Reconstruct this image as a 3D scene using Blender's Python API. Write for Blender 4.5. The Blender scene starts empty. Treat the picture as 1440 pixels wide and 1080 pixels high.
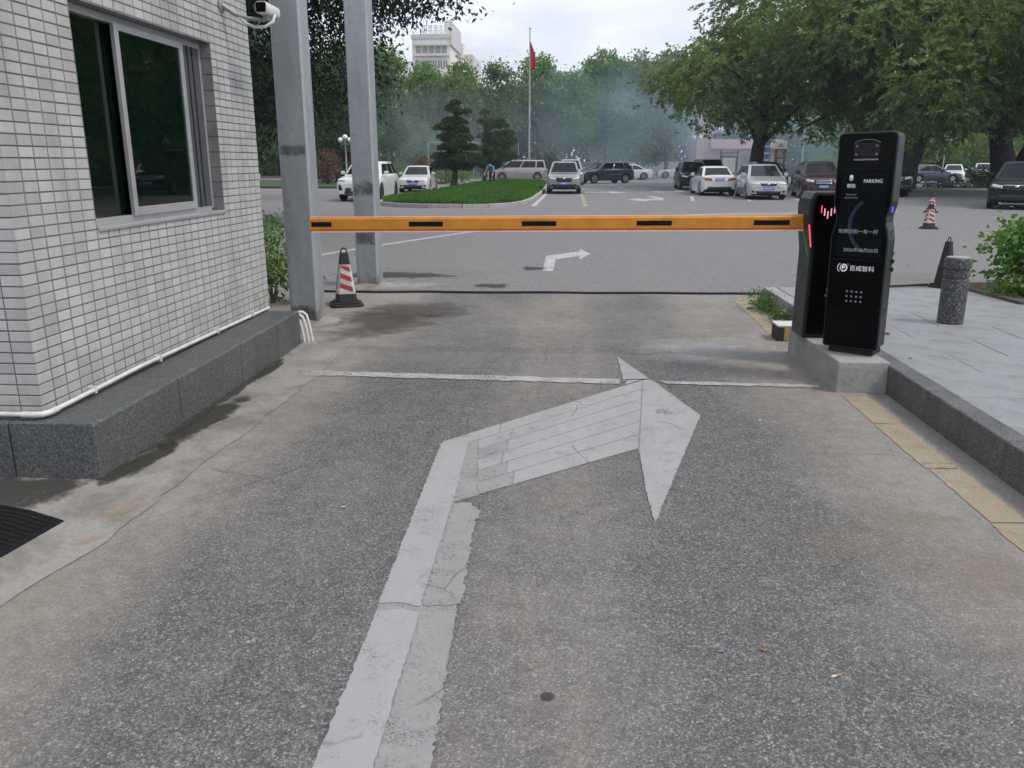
import bpy, bmesh, math, random
import numpy as np
from mathutils import Vector, Matrix
from mathutils.bvhtree import BVHTree

R = math.radians
scene = bpy.context.scene
COL = scene.collection

# ------------------------------------------------------------------ camera, sky, sun, exposure
cam_d = bpy.data.cameras.new('camera')
cam_d.sensor_width = 36.0
cam_d.lens = 36.0 * 1150.0 / 1440.0
cam_d.clip_start = 0.05
cam_d.clip_end = 3000.0
cam = bpy.data.objects.new('camera', cam_d)
COL.objects.link(cam)
cam.location = (0, 0, 1.65)
cam.rotation_euler = (R(90 - 15.18), 0, R(3.84))
scene.camera = cam

SUN_EL, SUN_AZ = 56.0, 108.0          # azimuth measured from +Y (road) towards +X
world = bpy.data.worlds.new('World')
scene.world = world
world.use_nodes = True
wt = world.node_tree
wt.nodes.clear()
w_out = wt.nodes.new('ShaderNodeOutputWorld')
w_bg = wt.nodes.new('ShaderNodeBackground')
w_bg.inputs['Strength'].default_value = 0.1
w_sky = wt.nodes.new('ShaderNodeTexSky')
w_sky.sky_type = 'NISHITA'
w_sky.sun_disc = False
w_sky.sun_elevation = R(SUN_EL)
w_sky.sun_rotation = R(SUN_AZ)
w_sky.dust_density = 2.0
w_co = wt.nodes.new('ShaderNodeTexCoord')
w_map = wt.nodes.new('ShaderNodeMapping')
w_map.inputs['Scale'].default_value = (1.0, 1.0, 4.5)
w_map.inputs['Rotation'].default_value = (0.12, 0.05, 0.4)
w_noise = wt.nodes.new('ShaderNodeTexNoise')
w_noise.inputs['Scale'].default_value = 2.6
w_noise.inputs['Detail'].default_value = 6.0
w_noise.inputs['Roughness'].default_value = 0.55
w_noise.inputs['Distortion'].default_value = 0.4
w_ramp = wt.nodes.new('ShaderNodeValToRGB')
w_ramp.color_ramp.elements[0].position = 0.34
w_ramp.color_ramp.elements[0].color = (0.44, 0.44, 0.44, 1)
w_ramp.color_ramp.elements[1].position = 0.66
w_ramp.color_ramp.elements[1].color = (0.97, 0.97, 0.97, 1)
w_mix = wt.nodes.new('ShaderNodeMix')
w_mix.data_type = 'RGBA'
w_mix.inputs[7].default_value = (9.0, 9.35, 10.3, 1)
wt.links.new(w_co.outputs['Generated'], w_map.inputs['Vector'])
wt.links.new(w_map.outputs['Vector'], w_noise.inputs['Vector'])
wt.links.new(w_noise.outputs['Fac'], w_ramp.inputs['Fac'])
wt.links.new(w_ramp.outputs['Color'], w_mix.inputs[0])
wt.links.new(w_sky.outputs['Color'], w_mix.inputs[6])
wt.links.new(w_mix.outputs[2], w_bg.inputs['Color'])
wt.links.new(w_bg.outputs['Background'], w_out.inputs['Surface'])

sun_d = bpy.data.lights.new('sun', 'SUN')
sun_d.energy = 1.5
sun_d.angle = R(11)
sun_d.color = (1.0, 0.96, 0.9)
sun = bpy.data.objects.new('sun', sun_d)
COL.objects.link(sun)
_sd = Vector((math.sin(R(SUN_AZ)) * math.cos(R(SUN_EL)), math.cos(R(SUN_AZ)) * math.cos(R(SUN_EL)), math.sin(R(SUN_EL))))
sun.rotation_euler = _sd.to_track_quat('Z', 'Y').to_euler()

scene.view_settings.view_transform = 'Standard'
scene.view_settings.look = 'None'
scene.view_settings.exposure = 0.34
scene.view_settings.gamma = 1.0
scene.view_settings.use_curve_mapping = False
scene.render.engine = 'CYCLES'
scene.cycles.use_denoising = True
scene.cycles.use_adaptive_sampling = True
scene.cycles.adaptive_threshold = 0.018
scene.cycles.max_bounces = 6
scene.cycles.diffuse_bounces = 3
scene.cycles.glossy_bounces = 3
scene.cycles.transmission_bounces = 4
scene.cycles.volume_bounces = 1
scene.cycles.transparent_max_bounces = 12
scene.cycles.caustics_reflective = False
scene.cycles.caustics_refractive = False
scene.cycles.volume_step_rate = 4.0

# ------------------------------------------------------------------ material helpers
def lin(h):
    h = h.lstrip('#')
    c = [int(h[i:i + 2], 16) / 255 for i in (0, 2, 4)]
    return tuple(x / 12.92 if x <= 0.04045 else ((x + 0.055) / 1.055) ** 2.4 for x in c)

class NT:
    def __init__(s, name):
        s.mat = bpy.data.materials.new(name)
        s.mat.use_nodes = True
        s.t = s.mat.node_tree
        s.t.nodes.clear()
        s.out = s.n('ShaderNodeOutputMaterial')
        s._co = None
    def n(s, ty, **kw):
        nd = s.t.nodes.new(ty)
        for k, v in kw.items():
            setattr(nd, k, v)
        return nd
    def set(s, sock, v):
        if isinstance(v, bpy.types.NodeSocket):
            s.t.links.new(v, sock)
        elif isinstance(v, (tuple, list)) and len(v) == 3 and sock.type == 'RGBA':
            sock.default_value = (*v, 1)
        else:
            sock.default_value = v
    def co(s, kind='Object'):
        if s._co is None:
            s._co = s.n('ShaderNodeTexCoord')
        return s._co.outputs[kind]
    def mapping(s, vec, scale=(1, 1, 1), loc=(0, 0, 0), rot=(0, 0, 0)):
        m = s.n('ShaderNodeMapping')
        s.set(m.inputs['Vector'], vec)
        m.inputs['Scale'].default_value = scale
        m.inputs['Location'].default_value = loc
        m.inputs['Rotation'].default_value = rot
        return m.outputs['Vector']
    def noise(s, scale, detail=4, rough=0.55, vec=None, dist=0.0, out='Fac'):
        m = s.n('ShaderNodeTexNoise')
        s.set(m.inputs['Vector'], vec if vec is not None else s.co())
        m.inputs['Scale'].default_value = scale
        m.inputs['Detail'].default_value = detail
        m.inputs['Roughness'].default_value = rough
        m.inputs['Distortion'].default_value = dist
        return m.outputs[out]
    def voro(s, scale, feature='F1', vec=None, out='Color'):
        m = s.n('ShaderNodeTexVoronoi', feature=feature)
        s.set(m.inputs['Vector'], vec if vec is not None else s.co())
        m.inputs['Scale'].default_value = scale
        return m.outputs[out]
    def ramp(s, fac, stops, interp='LINEAR'):
        r = s.n('ShaderNodeValToRGB')
        cr = r.color_ramp
        cr.interpolation = interp
        while len(cr.elements) < len(stops):
            cr.elements.new(0.5)
        for e, (p, c) in zip(cr.elements, stops):
            e.position = p
            e.color = (c, c, c, 1) if isinstance(c, (int, float)) else (*c, 1)
        s.set(r.inputs['Fac'], fac)
        return r.outputs['Color']
    def mix(s, fac, a, b, blend='MIX'):
        m = s.n('ShaderNodeMix', data_type='RGBA', blend_type=blend)
        s.set(m.inputs[0], fac)
        s.set(m.inputs[6], a)
        s.set(m.inputs[7], b)
        return m.outputs[2]
    def math(s, op, a, b=0.0, clamp=False):
        m = s.n('ShaderNodeMath', operation=op, use_clamp=clamp)
        s.set(m.inputs[0], a)
        s.set(m.inputs[1], b)
        return m.outputs[0]
    def sep(s, vec):
        m = s.n('ShaderNodeSeparateXYZ')
        s.set(m.inputs[0], vec)
        return m.outputs
    def bump(s, height, strength=0.3, dist=0.01):
        b = s.n('ShaderNodeBump')
        b.inputs['Strength'].default_value = strength
        b.inputs['Distance'].default_value = dist
        s.set(b.inputs['Height'], height)
        return b.outputs['Normal']
    def bsdf(s, color, rough=0.6, metal=0.0, normal=None, coat=0.0, spec=0.5, emit=None, estr=0.0, coat_rough=0.05):
        p = s.n('ShaderNodeBsdfPrincipled')
        s.set(p.inputs['Base Color'], color)
        s.set(p.inputs['Roughness'], rough)
        s.set(p.inputs['Metallic'], metal)
        s.set(p.inputs['Specular IOR Level'], spec)
        if normal is not None:
            s.set(p.inputs['Normal'], normal)
        p.inputs['Coat Weight'].default_value = coat
        p.inputs['Coat Roughness'].default_value = coat_rough
        if emit is not None:
            s.set(p.inputs['Emission Color'], emit)
            p.inputs['Emission Strength'].default_value = estr
        return p.outputs[0]
    def done(s, sh):
        s.t.links.new(sh, s.out.inputs['Surface'])
        return s.mat

MAT = {}
def plain(name, color, rough=0.6, metal=0.0, var=0.12, scale=6.0, coat=0.0, spec=0.5, bump=0.0, bscale=60.0, emit=None, estr=0.0):
    """a surface with a little mottling so that it is never one flat value"""
    t = NT(name)
    c = tuple(color)
    lo = tuple(max(0, x * (1 - var)) for x in c)
    hi = tuple(min(1, x * (1 + var)) for x in c)
    f = t.noise(scale, 5, 0.6)
    col = t.mix(t.ramp(f, [(0.3, 0), (0.7, 1)]), lo, hi)
    nm = t.bump(t.noise(bscale, 4), bump, 0.01) if bump else None
    rr = t.ramp(t.noise(scale * 2.3, 4), [(0.3, max(0, rough - 0.06)), (0.7, min(1, rough + 0.06))])
    MAT[name] = t.done(t.bsdf(col, rr, metal, nm, coat, spec, emit, estr))
    return MAT[name]

def mat_asphalt(name, stones, dust, edge_dust=True, contrast=1.0):
    t = NT(name)
    co = t.co()
    v1 = t.sep(t.voro(185))[0]
    v2 = t.sep(t.voro(100))[1]
    s1 = t.ramp(v1, [(0.0, stones[0]), (0.42, stones[1]), (0.72, stones[2]), (0.93, stones[3]), (1.0, stones[4])])
    s2 = t.ramp(v2, [(0.0, stones[0]), (0.5, stones[1]), (0.8, stones[2]), (0.97, stones[3]), (1.0, stones[4])])
    agg = t.mix(0.38, s1, s2)
    fine = t.noise(420, 2, 0.6)
    agg = t.mix(0.30, agg, t.mix(fine, tuple(x * 0.45 for x in stones[2]), tuple(x * 1.35 for x in stones[2])))
    x, y, z = t.sep(co)
    stretch = t.noise(1.0, 5, 0.62, t.mapping(co, (1.15, 0.26, 1)), 0.6)
    blotch = t.noise(0.75, 6, 0.65, None, 0.5)
    d = t.math('ADD', t.math('MULTIPLY', stretch, 0.6), t.math('MULTIPLY', blotch, 0.55))
    if edge_dust:
        wob_x = t.math('ADD', x, t.math('MULTIPLY', t.math('SUBTRACT', t.noise(0.8, 4, 0.6), 0.5), 0.9))
        e = t.ramp(t.math('ADD', t.math('MULTIPLY', wob_x, 0.2), 0.5), [(0.0, 0.40), (0.12, 0.36), (0.21, -0.0), (0.36, 0.0), (0.43, 0.17), (0.53, 0.16), (0.60, 0.0), (0.71, 0.0), (0.79, 0.22), (0.9, 0.36), (1.0, 0.36)])
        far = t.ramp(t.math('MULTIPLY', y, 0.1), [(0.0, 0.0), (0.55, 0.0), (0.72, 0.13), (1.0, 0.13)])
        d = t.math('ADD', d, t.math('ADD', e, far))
    dm = t.ramp(d, [(0.58, 0.0), (0.82, 0.5), (1.05, 0.9)])
    tint = t.ramp(t.noise(0.55, 4, 0.6), [(0.35, dust[0]), (0.65, dust[1])])
    tint = t.mix(t.ramp(v1, [(0, 0.5), (1, 0.0)]), tint, tuple(c * 0.62 for c in dust[0]))
    col = t.mix(dm, agg, tint)
    mot = t.ramp(t.noise(9, 8, 0.75), [(0.3, 0.74), (0.7, 1.22)])
    col = t.mix(0.85, col, mot, 'MULTIPLY')
    grit = t.ramp(t.noise(38, 6, 0.8), [(0.3, 0.80), (0.7, 1.18)])
    col = t.mix(0.8, col, grit, 'MULTIPLY')
    # hairline cracks
    wob = t.mix(0.12, co, t.noise(1.6, 5, 0.6, None, 0, 'Color'))
    ed = t.voro(0.42, 'DISTANCE_TO_EDGE', wob, 'Distance')
    cr = t.math('MULTIPLY', t.ramp(ed, [(0.0, 1.0), (0.0022, 0.0)]), t.ramp(t.noise(0.9, 3), [(0.52, 0), (0.62, 0.5)]))
    col = t.mix(cr, col, (0.05, 0.047, 0.043))
    # oil spots and old drips
    oil = t.ramp(t.noise(2.4, 3, 0.5), [(0.70, 0), (0.78, 0.4)])
    col = t.mix(oil, col, (0.05, 0.048, 0.045))
    h = t.math('ADD', t.math('MULTIPLY', v1, 0.6), t.math('MULTIPLY', v2, 0.5))
    nm = t.bump(h, 0.85 * contrast, 0.005)
    MAT[name] = t.done(t.bsdf(col, 0.82, 0, nm, spec=0.35))

mat_asphalt('asphalt_lane', [(0.022, 0.0214, 0.0205), (0.080, 0.078, 0.075), (0.165, 0.161, 0.156), (0.32, 0.315, 0.307), (0.62, 0.61, 0.60)], [(0.300, 0.268, 0.228), (0.345, 0.320, 0.285)])
mat_asphalt('asphalt_lot', [(0.085, 0.083, 0.080), (0.165, 0.162, 0.158), (0.235, 0.230, 0.224), (0.34, 0.333, 0.325), (0.48, 0.47, 0.46)], [(0.245, 0.232, 0.216), (0.30, 0.288, 0.272)], False, 0.6)

def mat_paint(name, color, worn, wear=0.5, grime=(0.2, 0.195, 0.185), thru=0.9, t0=0.44):
    t = NT(name)
    co = t.co()
    v = t.sep(t.voro(110))[0]
    big = t.noise(2.2, 6, 0.68, t.mapping(co, (1.6, 0.7, 1)), 0.4)
    sm = t.noise(26, 5, 0.7)
    m = t.math('ADD', t.math('MULTIPLY', big, 0.6), t.math('MULTIPLY', sm, 0.45))
    c = t.mix(t.ramp(big, [(0.3, 0), (0.7, 1)]), tuple(x * 0.84 for x in color), color)
    wr = t.ramp(m, [(wear, 0.0), (wear + 0.13, 0.55), (wear + 0.28, 0.95)])
    c = t.mix(wr, c, t.mix(v, tuple(x * 0.55 for x in worn), tuple(min(1, x * 1.5) for x in worn)))
    sp = t.ramp(t.math('MULTIPLY', t.sep(t.voro(190))[1], t.ramp(t.noise(4, 4), [(0.35, 0.9), (0.65, 1.0)])), [(0.955, 0), (0.97, 0.5)])
    c = t.mix(sp, c, grime)
    ed = t.voro(1.5, 'DISTANCE_TO_EDGE', t.mix(0.2, co, t.noise(3, 4, 0.6, None, 0, 'Color')), 'Distance')
    cr = t.math('MULTIPLY', t.ramp(ed, [(0.0, 1.0), (0.010, 0.0)]), t.ramp(t.noise(1.7, 3), [(0.48, 0), (0.56, 0.75)]))
    c = t.mix(cr, c, (0.09, 0.085, 0.08))
    nm = t.bump(v, 0.4, 0.003)
    stone = t.ramp(t.sep(t.voro(165))[0], [(0.45, 0.0), (0.75, 1.0)])
    thin = t.ramp(t.noise(5.5, 7, 0.75, None, 0.3), [(t0, 0.0), (t0 + 0.17, thru)])
    hole = t.math('MULTIPLY', stone, thin)
    chip = t.ramp(t.noise(17, 5, 0.7), [(0.68, 0.0), (0.74, thru)])
    hole = t.math('MAXIMUM', hole, chip)
    tr = t.n('ShaderNodeBsdfTransparent')
    mx = t.n('ShaderNodeMixShader')
    t.set(mx.inputs[0], hole)
    t.t.links.new(t.bsdf(c, 0.72, 0, nm, spec=0.35), mx.inputs[1])
    t.t.links.new(tr.outputs[0], mx.inputs[2])
    MAT[name] = t.done(mx.outputs[0])
mat_paint('paint_white', (0.355, 0.350, 0.342), (0.24, 0.236, 0.23), 0.58, thru=0.55, t0=0.52)
mat_paint('paint_grey', (0.305, 0.300, 0.291), (0.21, 0.206, 0.20), 0.52, thru=0.5, t0=0.46)
mat_paint('paint_faded', (0.42, 0.415, 0.405), (0.24, 0.235, 0.225), 0.56)
mat_paint('paint_yellow', (0.345, 0.285, 0.200), (0.28, 0.24, 0.18), 0.52, thru=0.4, t0=0.48)
mat_paint('paint_lot', (0.52, 0.515, 0.50), (0.25, 0.245, 0.24), 0.60)
mat_paint('paint_lot_yellow', (0.50, 0.42, 0.28), (0.25, 0.24, 0.22), 0.57)

def mat_granite(name, base, dark, light, scale=150.0, stain=0.35, rough=0.6):
    t = NT(name)
    v = t.sep(t.voro(scale))[0]
    c = t.ramp(v, [(0.0, dark), (0.45, base), (0.8, base), (0.95, light), (1.0, light)])
    c = t.mix(0.35, c, t.ramp(t.noise(scale * 0.5, 3), [(0.35, dark), (0.65, light)]))
    st = t.ramp(t.noise(3.0, 6, 0.7, t.mapping(t.co(), (1, 1, 0.35))), [(0.45, 0), (0.75, stain)])
    c = t.mix(st, c, tuple(x * 0.4 for x in base))
    MAT[name] = t.done(t.bsdf(c, rough, 0, t.bump(v, 0.2, 0.002), spec=0.4))
mat_granite('granite_plinth', (0.085, 0.088, 0.086), (0.02, 0.021, 0.021), (0.21, 0.215, 0.21), 170)
mat_granite('granite_kerb', (0.105, 0.103, 0.100), (0.03, 0.03, 0.03), (0.24, 0.235, 0.23), 170, 0.85)
mat_granite('granite_bollard', (0.045, 0.045, 0.046), (0.015, 0.015, 0.015), (0.24, 0.24, 0.235), 95, 0.15)
mat_granite('paver_stone', (0.265, 0.268, 0.272), (0.20, 0.202, 0.205), (0.34, 0.34, 0.34), 220, 0.7, 0.55)
mat_granite('kerb_pale', (0.40, 0.385, 0.36), (0.26, 0.25, 0.235), (0.5, 0.49, 0.46), 90, 0.4)

def mat_concrete(name, base, stain, sscale=2.0, amount=0.6, bump=0.25):
    t = NT(name)
    n1 = t.noise(sscale, 7, 0.66, None, 0.4)
    n2 = t.noise(35, 5, 0.6)
    c = t.mix(t.ramp(n2, [(0.3, 0), (0.7, 1)]), tuple(x * 0.85 for x in base), tuple(min(1, x * 1.12) for x in base))
    c = t.mix(t.ramp(n1, [(0.46, 0), (0.62, amount * 0.6), (0.74, amount)]), c, stain)
    pits = t.ramp(t.voro(60, 'F1', None, 'Distance'), [(0.0, 0.7), (0.13, 0.0)])
    pits = t.math('MULTIPLY', pits, t.ramp(t.noise(5, 3), [(0.5, 0), (0.58, 1)]))
    c = t.mix(pits, c, (0.07, 0.07, 0.065))
    MAT[name] = t.done(t.bsdf(c, 0.85, 0, t.bump(n2, bump, 0.008), spec=0.3))
mat_concrete('cement', (0.285, 0.268, 0.240), (0.11, 0.10, 0.085), 2.6, 0.85)
mat_concrete('pedestal_concrete', (0.325, 0.32, 0.298), (0.17, 0.16, 0.14), 4.0, 0.65)
mat_concrete('plain_wall', (0.62, 0.60, 0.57), (0.42, 0.40, 0.37), 0.5, 0.5)
mat_concrete('earth', (0.12, 0.10, 0.075), (0.05, 0.045, 0.035), 3.0, 0.7, 0.5)
mat_concrete('sand_stain', (0.36, 0.27, 0.17), (0.27, 0.22, 0.16), 3.0, 0.5)

def mat_stain(name, color, rough, lo, hi, scale, strength, spec=0.4):
    """a dirt or damp patch lying on the ground: its ragged outline comes from noise and the mesh attribute 'fade'"""
    t = NT(name)
    a = t.n('ShaderNodeAttribute', attribute_name='fade')
    n = t.noise(scale, 6, 0.68, None, 0.5)
    m = t.math('ADD', a.outputs['Fac'], t.math('MULTIPLY', t.math('SUBTRACT', n, 0.5), 1.5))
    al = t.math('MULTIPLY', t.ramp(m, [(lo, 0.0), (hi, 1.0)]), strength)
    f = t.noise(scale * 9, 4, 0.65)
    c = t.mix(f, tuple(x * 0.65 for x in color), tuple(x * 1.3 for x in color))
    tr = t.n('ShaderNodeBsdfTransparent')
    mx = t.n('ShaderNodeMixShader')
    t.set(mx.inputs[0], al)
    t.t.links.new(tr.outputs[0], mx.inputs[1])
    t.t.links.new(t.bsdf(c, rough, spec=spec), mx.inputs[2])
    MAT[name] = t.done(mx.outputs[0])
mat_stain('stain_damp', (0.045, 0.046, 0.032), 0.35, 0.36, 0.60, 3.2, 0.8)
mat_stain('stain_mud', (0.085, 0.070, 0.056), 0.75, 0.20, 0.85, 3.6, 0.85)
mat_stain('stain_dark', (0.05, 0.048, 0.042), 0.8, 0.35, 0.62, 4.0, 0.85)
mat_stain('stain_sand', (0.31, 0.255, 0.185), 0.85, 0.25, 1.0, 5.0, 0.34)
mat_stain('stain_orange', (0.44, 0.32, 0.20), 0.8, 0.25, 0.85, 9.0, 0.42)
mat_stain('stain_cement', (0.42, 0.415, 0.40), 0.85, 0.30, 0.85, 3.0, 0.6)

def mat_tile():
    t = NT('wall_tile')
    oi = t.n('ShaderNodeObjectInfo').outputs['Random']
    gi = t.n('ShaderNodeNewGeometry').outputs['Random Per Island']
    rnd = t.math('FRACT', t.math('ADD', oi, gi))
    c = t.ramp(rnd, [(0, (0.40, 0.40, 0.395)), (0.25, (0.465, 0.463, 0.455)), (0.8, (0.49, 0.486, 0.475)), (1, (0.54, 0.535, 0.515))])
    pos = t.n('ShaderNodeNewGeometry').outputs['Position']
    drip = t.noise(2.2, 6, 0.7, t.mapping(pos, (1.6, 1.6, 0.45)))
    c = t.mix(t.ramp(drip, [(0.45, 0), (0.72, 0.6)]), c, (0.25, 0.24, 0.19))
    fine = t.ramp(t.noise(40, 4, 0.7, pos), [(0.55, 0), (0.75, 0.3)])
    c = t.mix(fine, c, (0.26, 0.25, 0.22))
    base = t.math('MULTIPLY', t.ramp(t.sep(pos)[2], [(0.3, 1.0), (0.62, 0.0)]), t.ramp(t.noise(6, 5, 0.7, pos), [(0.35, 0.0), (0.65, 0.55)]))
    c = t.mix(base, c, (0.24, 0.225, 0.17))
    z = t.sep(pos)[2]
    MAT['wall_tile'] = t.done(t.bsdf(c, 0.30, 0, t.bump(t.noise(14, 3, 0.5, pos), 0.06, 0.01), spec=0.5))
mat_tile()
plain('grout', (0.155, 0.15, 0.14), 0.9, var=0.3, scale=3)

def mat_galv():
    t = NT('galvanised_steel')
    co = t.co()
    a = t.noise(2.4, 6, 0.62, t.mapping(co, (2, 2, 0.45)), 0.8)
    b = t.noise(11, 4, 0.6)
    c = t.ramp(a, [(0.25, (0.29, 0.315, 0.33)), (0.5, (0.36, 0.385, 0.395)), (0.75, (0.43, 0.45, 0.455))])
    c = t.mix(t.ramp(b, [(0.58, 0), (0.72, 0.45)]), c, (0.20, 0.21, 0.215))
    z = t.sep(co)[2]
    low = t.math('MULTIPLY', t.ramp(z, [(0.0, 0.9), (0.45, 0.0)]), t.ramp(t.noise(5, 5), [(0.4, 0), (0.6, 1)]))
    c = t.mix(low, c, (0.16, 0.155, 0.14))
    MAT['galvanised_steel'] = t.done(t.bsdf(c, t.ramp(a, [(0.3, 0.38), (0.7, 0.55)]), 0.35, t.bump(a, 0.12, 0.02), spec=0.5))
mat_galv()

def mat_glass(name, tint, amount=0.9, rough=0.0):
    t = NT(name)
    fr = t.n('ShaderNodeFresnel')
    fr.inputs['IOR'].default_value = 1.5
    gl = t.n('ShaderNodeBsdfGlossy')
    gl.inputs['Roughness'].default_value = rough
    gl.inputs['Color'].default_value = (1, 1, 1, 1)
    tr = t.n('ShaderNodeBsdfTransparent')
    tr.inputs['Color'].default_value = (*tint, 1)
    mx = t.n('ShaderNodeMixShader')
    t.t.links.new(fr.outputs[0], mx.inputs[0])
    t.t.links.new(tr.outputs[0], mx.inputs[1])
    t.t.links.new(gl.outputs[0], mx.inputs[2])
    df = t.n('ShaderNodeBsdfDiffuse')
    df.inputs['Color'].default_value = (0.010, 0.042, 0.028, 1)
    m2 = t.n('ShaderNodeMixShader')
    m2.inputs[0].default_value = 0.13
    t.t.links.new(mx.outputs[0], m2.inputs[1])
    t.t.links.new(df.outputs[0], m2.inputs[2])
    MAT[name] = t.done(m2.outputs[0])
mat_glass('booth_glass', (0.42, 0.74, 0.56))

def mat_leaf(name, cols, trans=0.28, rough=0.45, spec=0.3, clump=0.9):
    t = NT(name)
    r = t.n('ShaderNodeNewGeometry').outputs['Random Per Island']
    k = len(cols) - 1
    c = t.ramp(r, [(i / k, col) for i, col in enumerate(cols)])
    big = t.noise(clump, 3, 0.6)
    c = t.mix(t.ramp(big, [(0.30, 0.75), (0.50, 0.0)]), c, tuple(x * 0.62 for x in cols[0]))  # noise puts shaded and lit clumps of foliage into the leaf colour
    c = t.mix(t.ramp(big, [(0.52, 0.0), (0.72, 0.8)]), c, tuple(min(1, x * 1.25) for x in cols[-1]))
    p = t.bsdf(c, rough, spec=spec)
    tl = t.n('ShaderNodeBsdfTranslucent')
    t.set(tl.inputs['Color'], t.mix(0.5, c, tuple(min(1, x * 1.8) for x in cols[-1])))
    mx = t.n('ShaderNodeMixShader')
    mx.inputs[0].default_value = trans
    t.t.links.new(p, mx.inputs[1])
    t.t.links.new(tl.outputs[0], mx.inputs[2])
    MAT[name] = t.done(mx.outputs[0])
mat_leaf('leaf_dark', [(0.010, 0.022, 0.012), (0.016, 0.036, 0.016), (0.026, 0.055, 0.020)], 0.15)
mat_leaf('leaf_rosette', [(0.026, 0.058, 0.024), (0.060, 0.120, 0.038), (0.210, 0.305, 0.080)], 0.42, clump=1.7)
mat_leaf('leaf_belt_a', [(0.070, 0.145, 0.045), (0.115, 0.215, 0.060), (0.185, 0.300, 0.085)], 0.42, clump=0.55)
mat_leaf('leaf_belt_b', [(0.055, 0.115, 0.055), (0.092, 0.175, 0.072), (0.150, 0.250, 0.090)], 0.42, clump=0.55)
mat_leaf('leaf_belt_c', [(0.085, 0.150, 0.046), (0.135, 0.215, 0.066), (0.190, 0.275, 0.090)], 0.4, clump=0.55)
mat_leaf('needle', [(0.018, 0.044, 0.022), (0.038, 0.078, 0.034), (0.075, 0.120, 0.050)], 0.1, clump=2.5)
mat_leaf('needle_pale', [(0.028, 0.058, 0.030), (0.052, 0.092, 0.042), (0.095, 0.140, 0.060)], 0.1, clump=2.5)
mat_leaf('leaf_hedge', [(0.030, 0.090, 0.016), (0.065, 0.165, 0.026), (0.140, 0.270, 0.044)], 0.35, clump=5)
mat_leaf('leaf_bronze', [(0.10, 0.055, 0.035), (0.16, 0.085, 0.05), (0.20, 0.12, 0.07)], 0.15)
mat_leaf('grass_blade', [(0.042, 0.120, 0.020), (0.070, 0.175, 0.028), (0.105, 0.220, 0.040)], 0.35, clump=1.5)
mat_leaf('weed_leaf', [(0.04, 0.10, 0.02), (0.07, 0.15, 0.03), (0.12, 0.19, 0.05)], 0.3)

plain('soil_lawn', (0.035, 0.07, 0.018), 0.95, var=0.4, scale=2)
plain('bark', (0.085, 0.072, 0.058), 0.9, var=0.4, scale=7, bump=0.6, bscale=18)
plain('bark_dark', (0.035, 0.031, 0.028), 0.9, var=0.4, scale=7, bump=0.6, bscale=18)
plain('aluminium', (0.52, 0.525, 0.53), 0.38, 0.55, var=0.08)
plain('aluminium_dull', (0.30, 0.305, 0.31), 0.45, 0.3, var=0.12)
plain('track_dark', (0.035, 0.037, 0.038), 0.5)
plain('booth_room', (0.035, 0.13, 0.085), 0.8, var=0.25, scale=2)  # greenish light of the booth interior is put into this wall colour
plain('reveal_tile', (0.20, 0.20, 0.20), 0.4, var=0.25, scale=5)
plain('screen_mesh', (0.07, 0.073, 0.075), 0.5, var=0.15)
plain('room_dark', (0.05, 0.055, 0.052), 0.8)
plain('pvc_white', (0.62, 0.61, 0.58), 0.4, var=0.14, scale=9)
plain('black_rubber', (0.008, 0.008, 0.0085), 0.75, var=0.3, scale=14, spec=0.2)
plain('cone_black', (0.022, 0.020, 0.019), 0.6, var=0.4, scale=14)
plain('cone_white', (0.50, 0.48, 0.45), 0.5, var=0.35, scale=9)
plain('cone_red', (0.36, 0.020, 0.035), 0.45, var=0.2, scale=12)
plain('bollard_cap', (0.30, 0.295, 0.28), 0.8, var=0.3, scale=20)
plain('arm_orange', (0.60, 0.235, 0.018), 0.42, var=0.16, scale=7)
plain('arm_black', (0.004, 0.004, 0.005), 0.6, spec=0.15)
plain('arm_strip', (0.75, 0.42, 0.36), 0.4, emit=(1.0, 0.45, 0.38), estr=0.12)
plain('cabinet_body', (0.013, 0.016, 0.0155), 0.42, var=0.15, scale=3, spec=0.35)
plain('panel_gloss', (0.0018, 0.0019, 0.0022), 0.08, var=0.1, spec=0.08)
plain('panel_screen', (0.0028, 0.0034, 0.0040), 0.12, var=0.1, spec=0.05, emit=(0.4, 0.6, 0.7), estr=0.003)
plain('lens_grey', (0.015, 0.016, 0.018), 0.4, spec=0.2)
plain('led_red', (0.8, 0.05, 0.08), 0.4, emit=(1.0, 0.08, 0.14), estr=0.7)
plain('led_pink', (0.8, 0.4, 0.45), 0.4, emit=(1.0, 0.42, 0.46), estr=0.55)
plain('led_green', (0.02, 0.2, 0.06), 0.4, emit=(0.03, 0.42, 0.12), estr=0.12)
plain('led_blue', (0.05, 0.03, 0.6), 0.4, emit=(0.12, 0.06, 1.0), estr=0.9)
plain('print_white', (0.55, 0.56, 0.57), 0.5, var=0.04, emit=(0.9, 0.92, 0.95), estr=0.22)
plain('print_dim', (0.26, 0.27, 0.28), 0.5, var=0.04, emit=(0.8, 0.85, 0.9), estr=0.10)
plain('planet_blue', (0.006, 0.030, 0.085), 0.5, var=0.2, emit=(0.10, 0.32, 0.62), estr=0.10)
plain('planet_deep', (0.0012, 0.0035, 0.011), 0.5, var=0.2, emit=(0.03, 0.10, 0.26), estr=0.012)
plain('hole_grey', (0.20, 0.205, 0.21), 0.6)
plain('wood_brown', (0.14, 0.10, 0.08), 0.75, var=0.25)
plain('sign_blue', (0.10, 0.19, 0.42), 0.5, var=0.1)
plain('sign_white', (0.62, 0.62, 0.60), 0.5, var=0.06)
plain('sign_brown', (0.115, 0.090, 0.085), 0.6)
plain('wall_pink', (0.52, 0.36, 0.34), 0.85, var=0.06, scale=0.6)
plain('fascia_pink', (0.62, 0.42, 0.40), 0.85, var=0.05)
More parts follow.
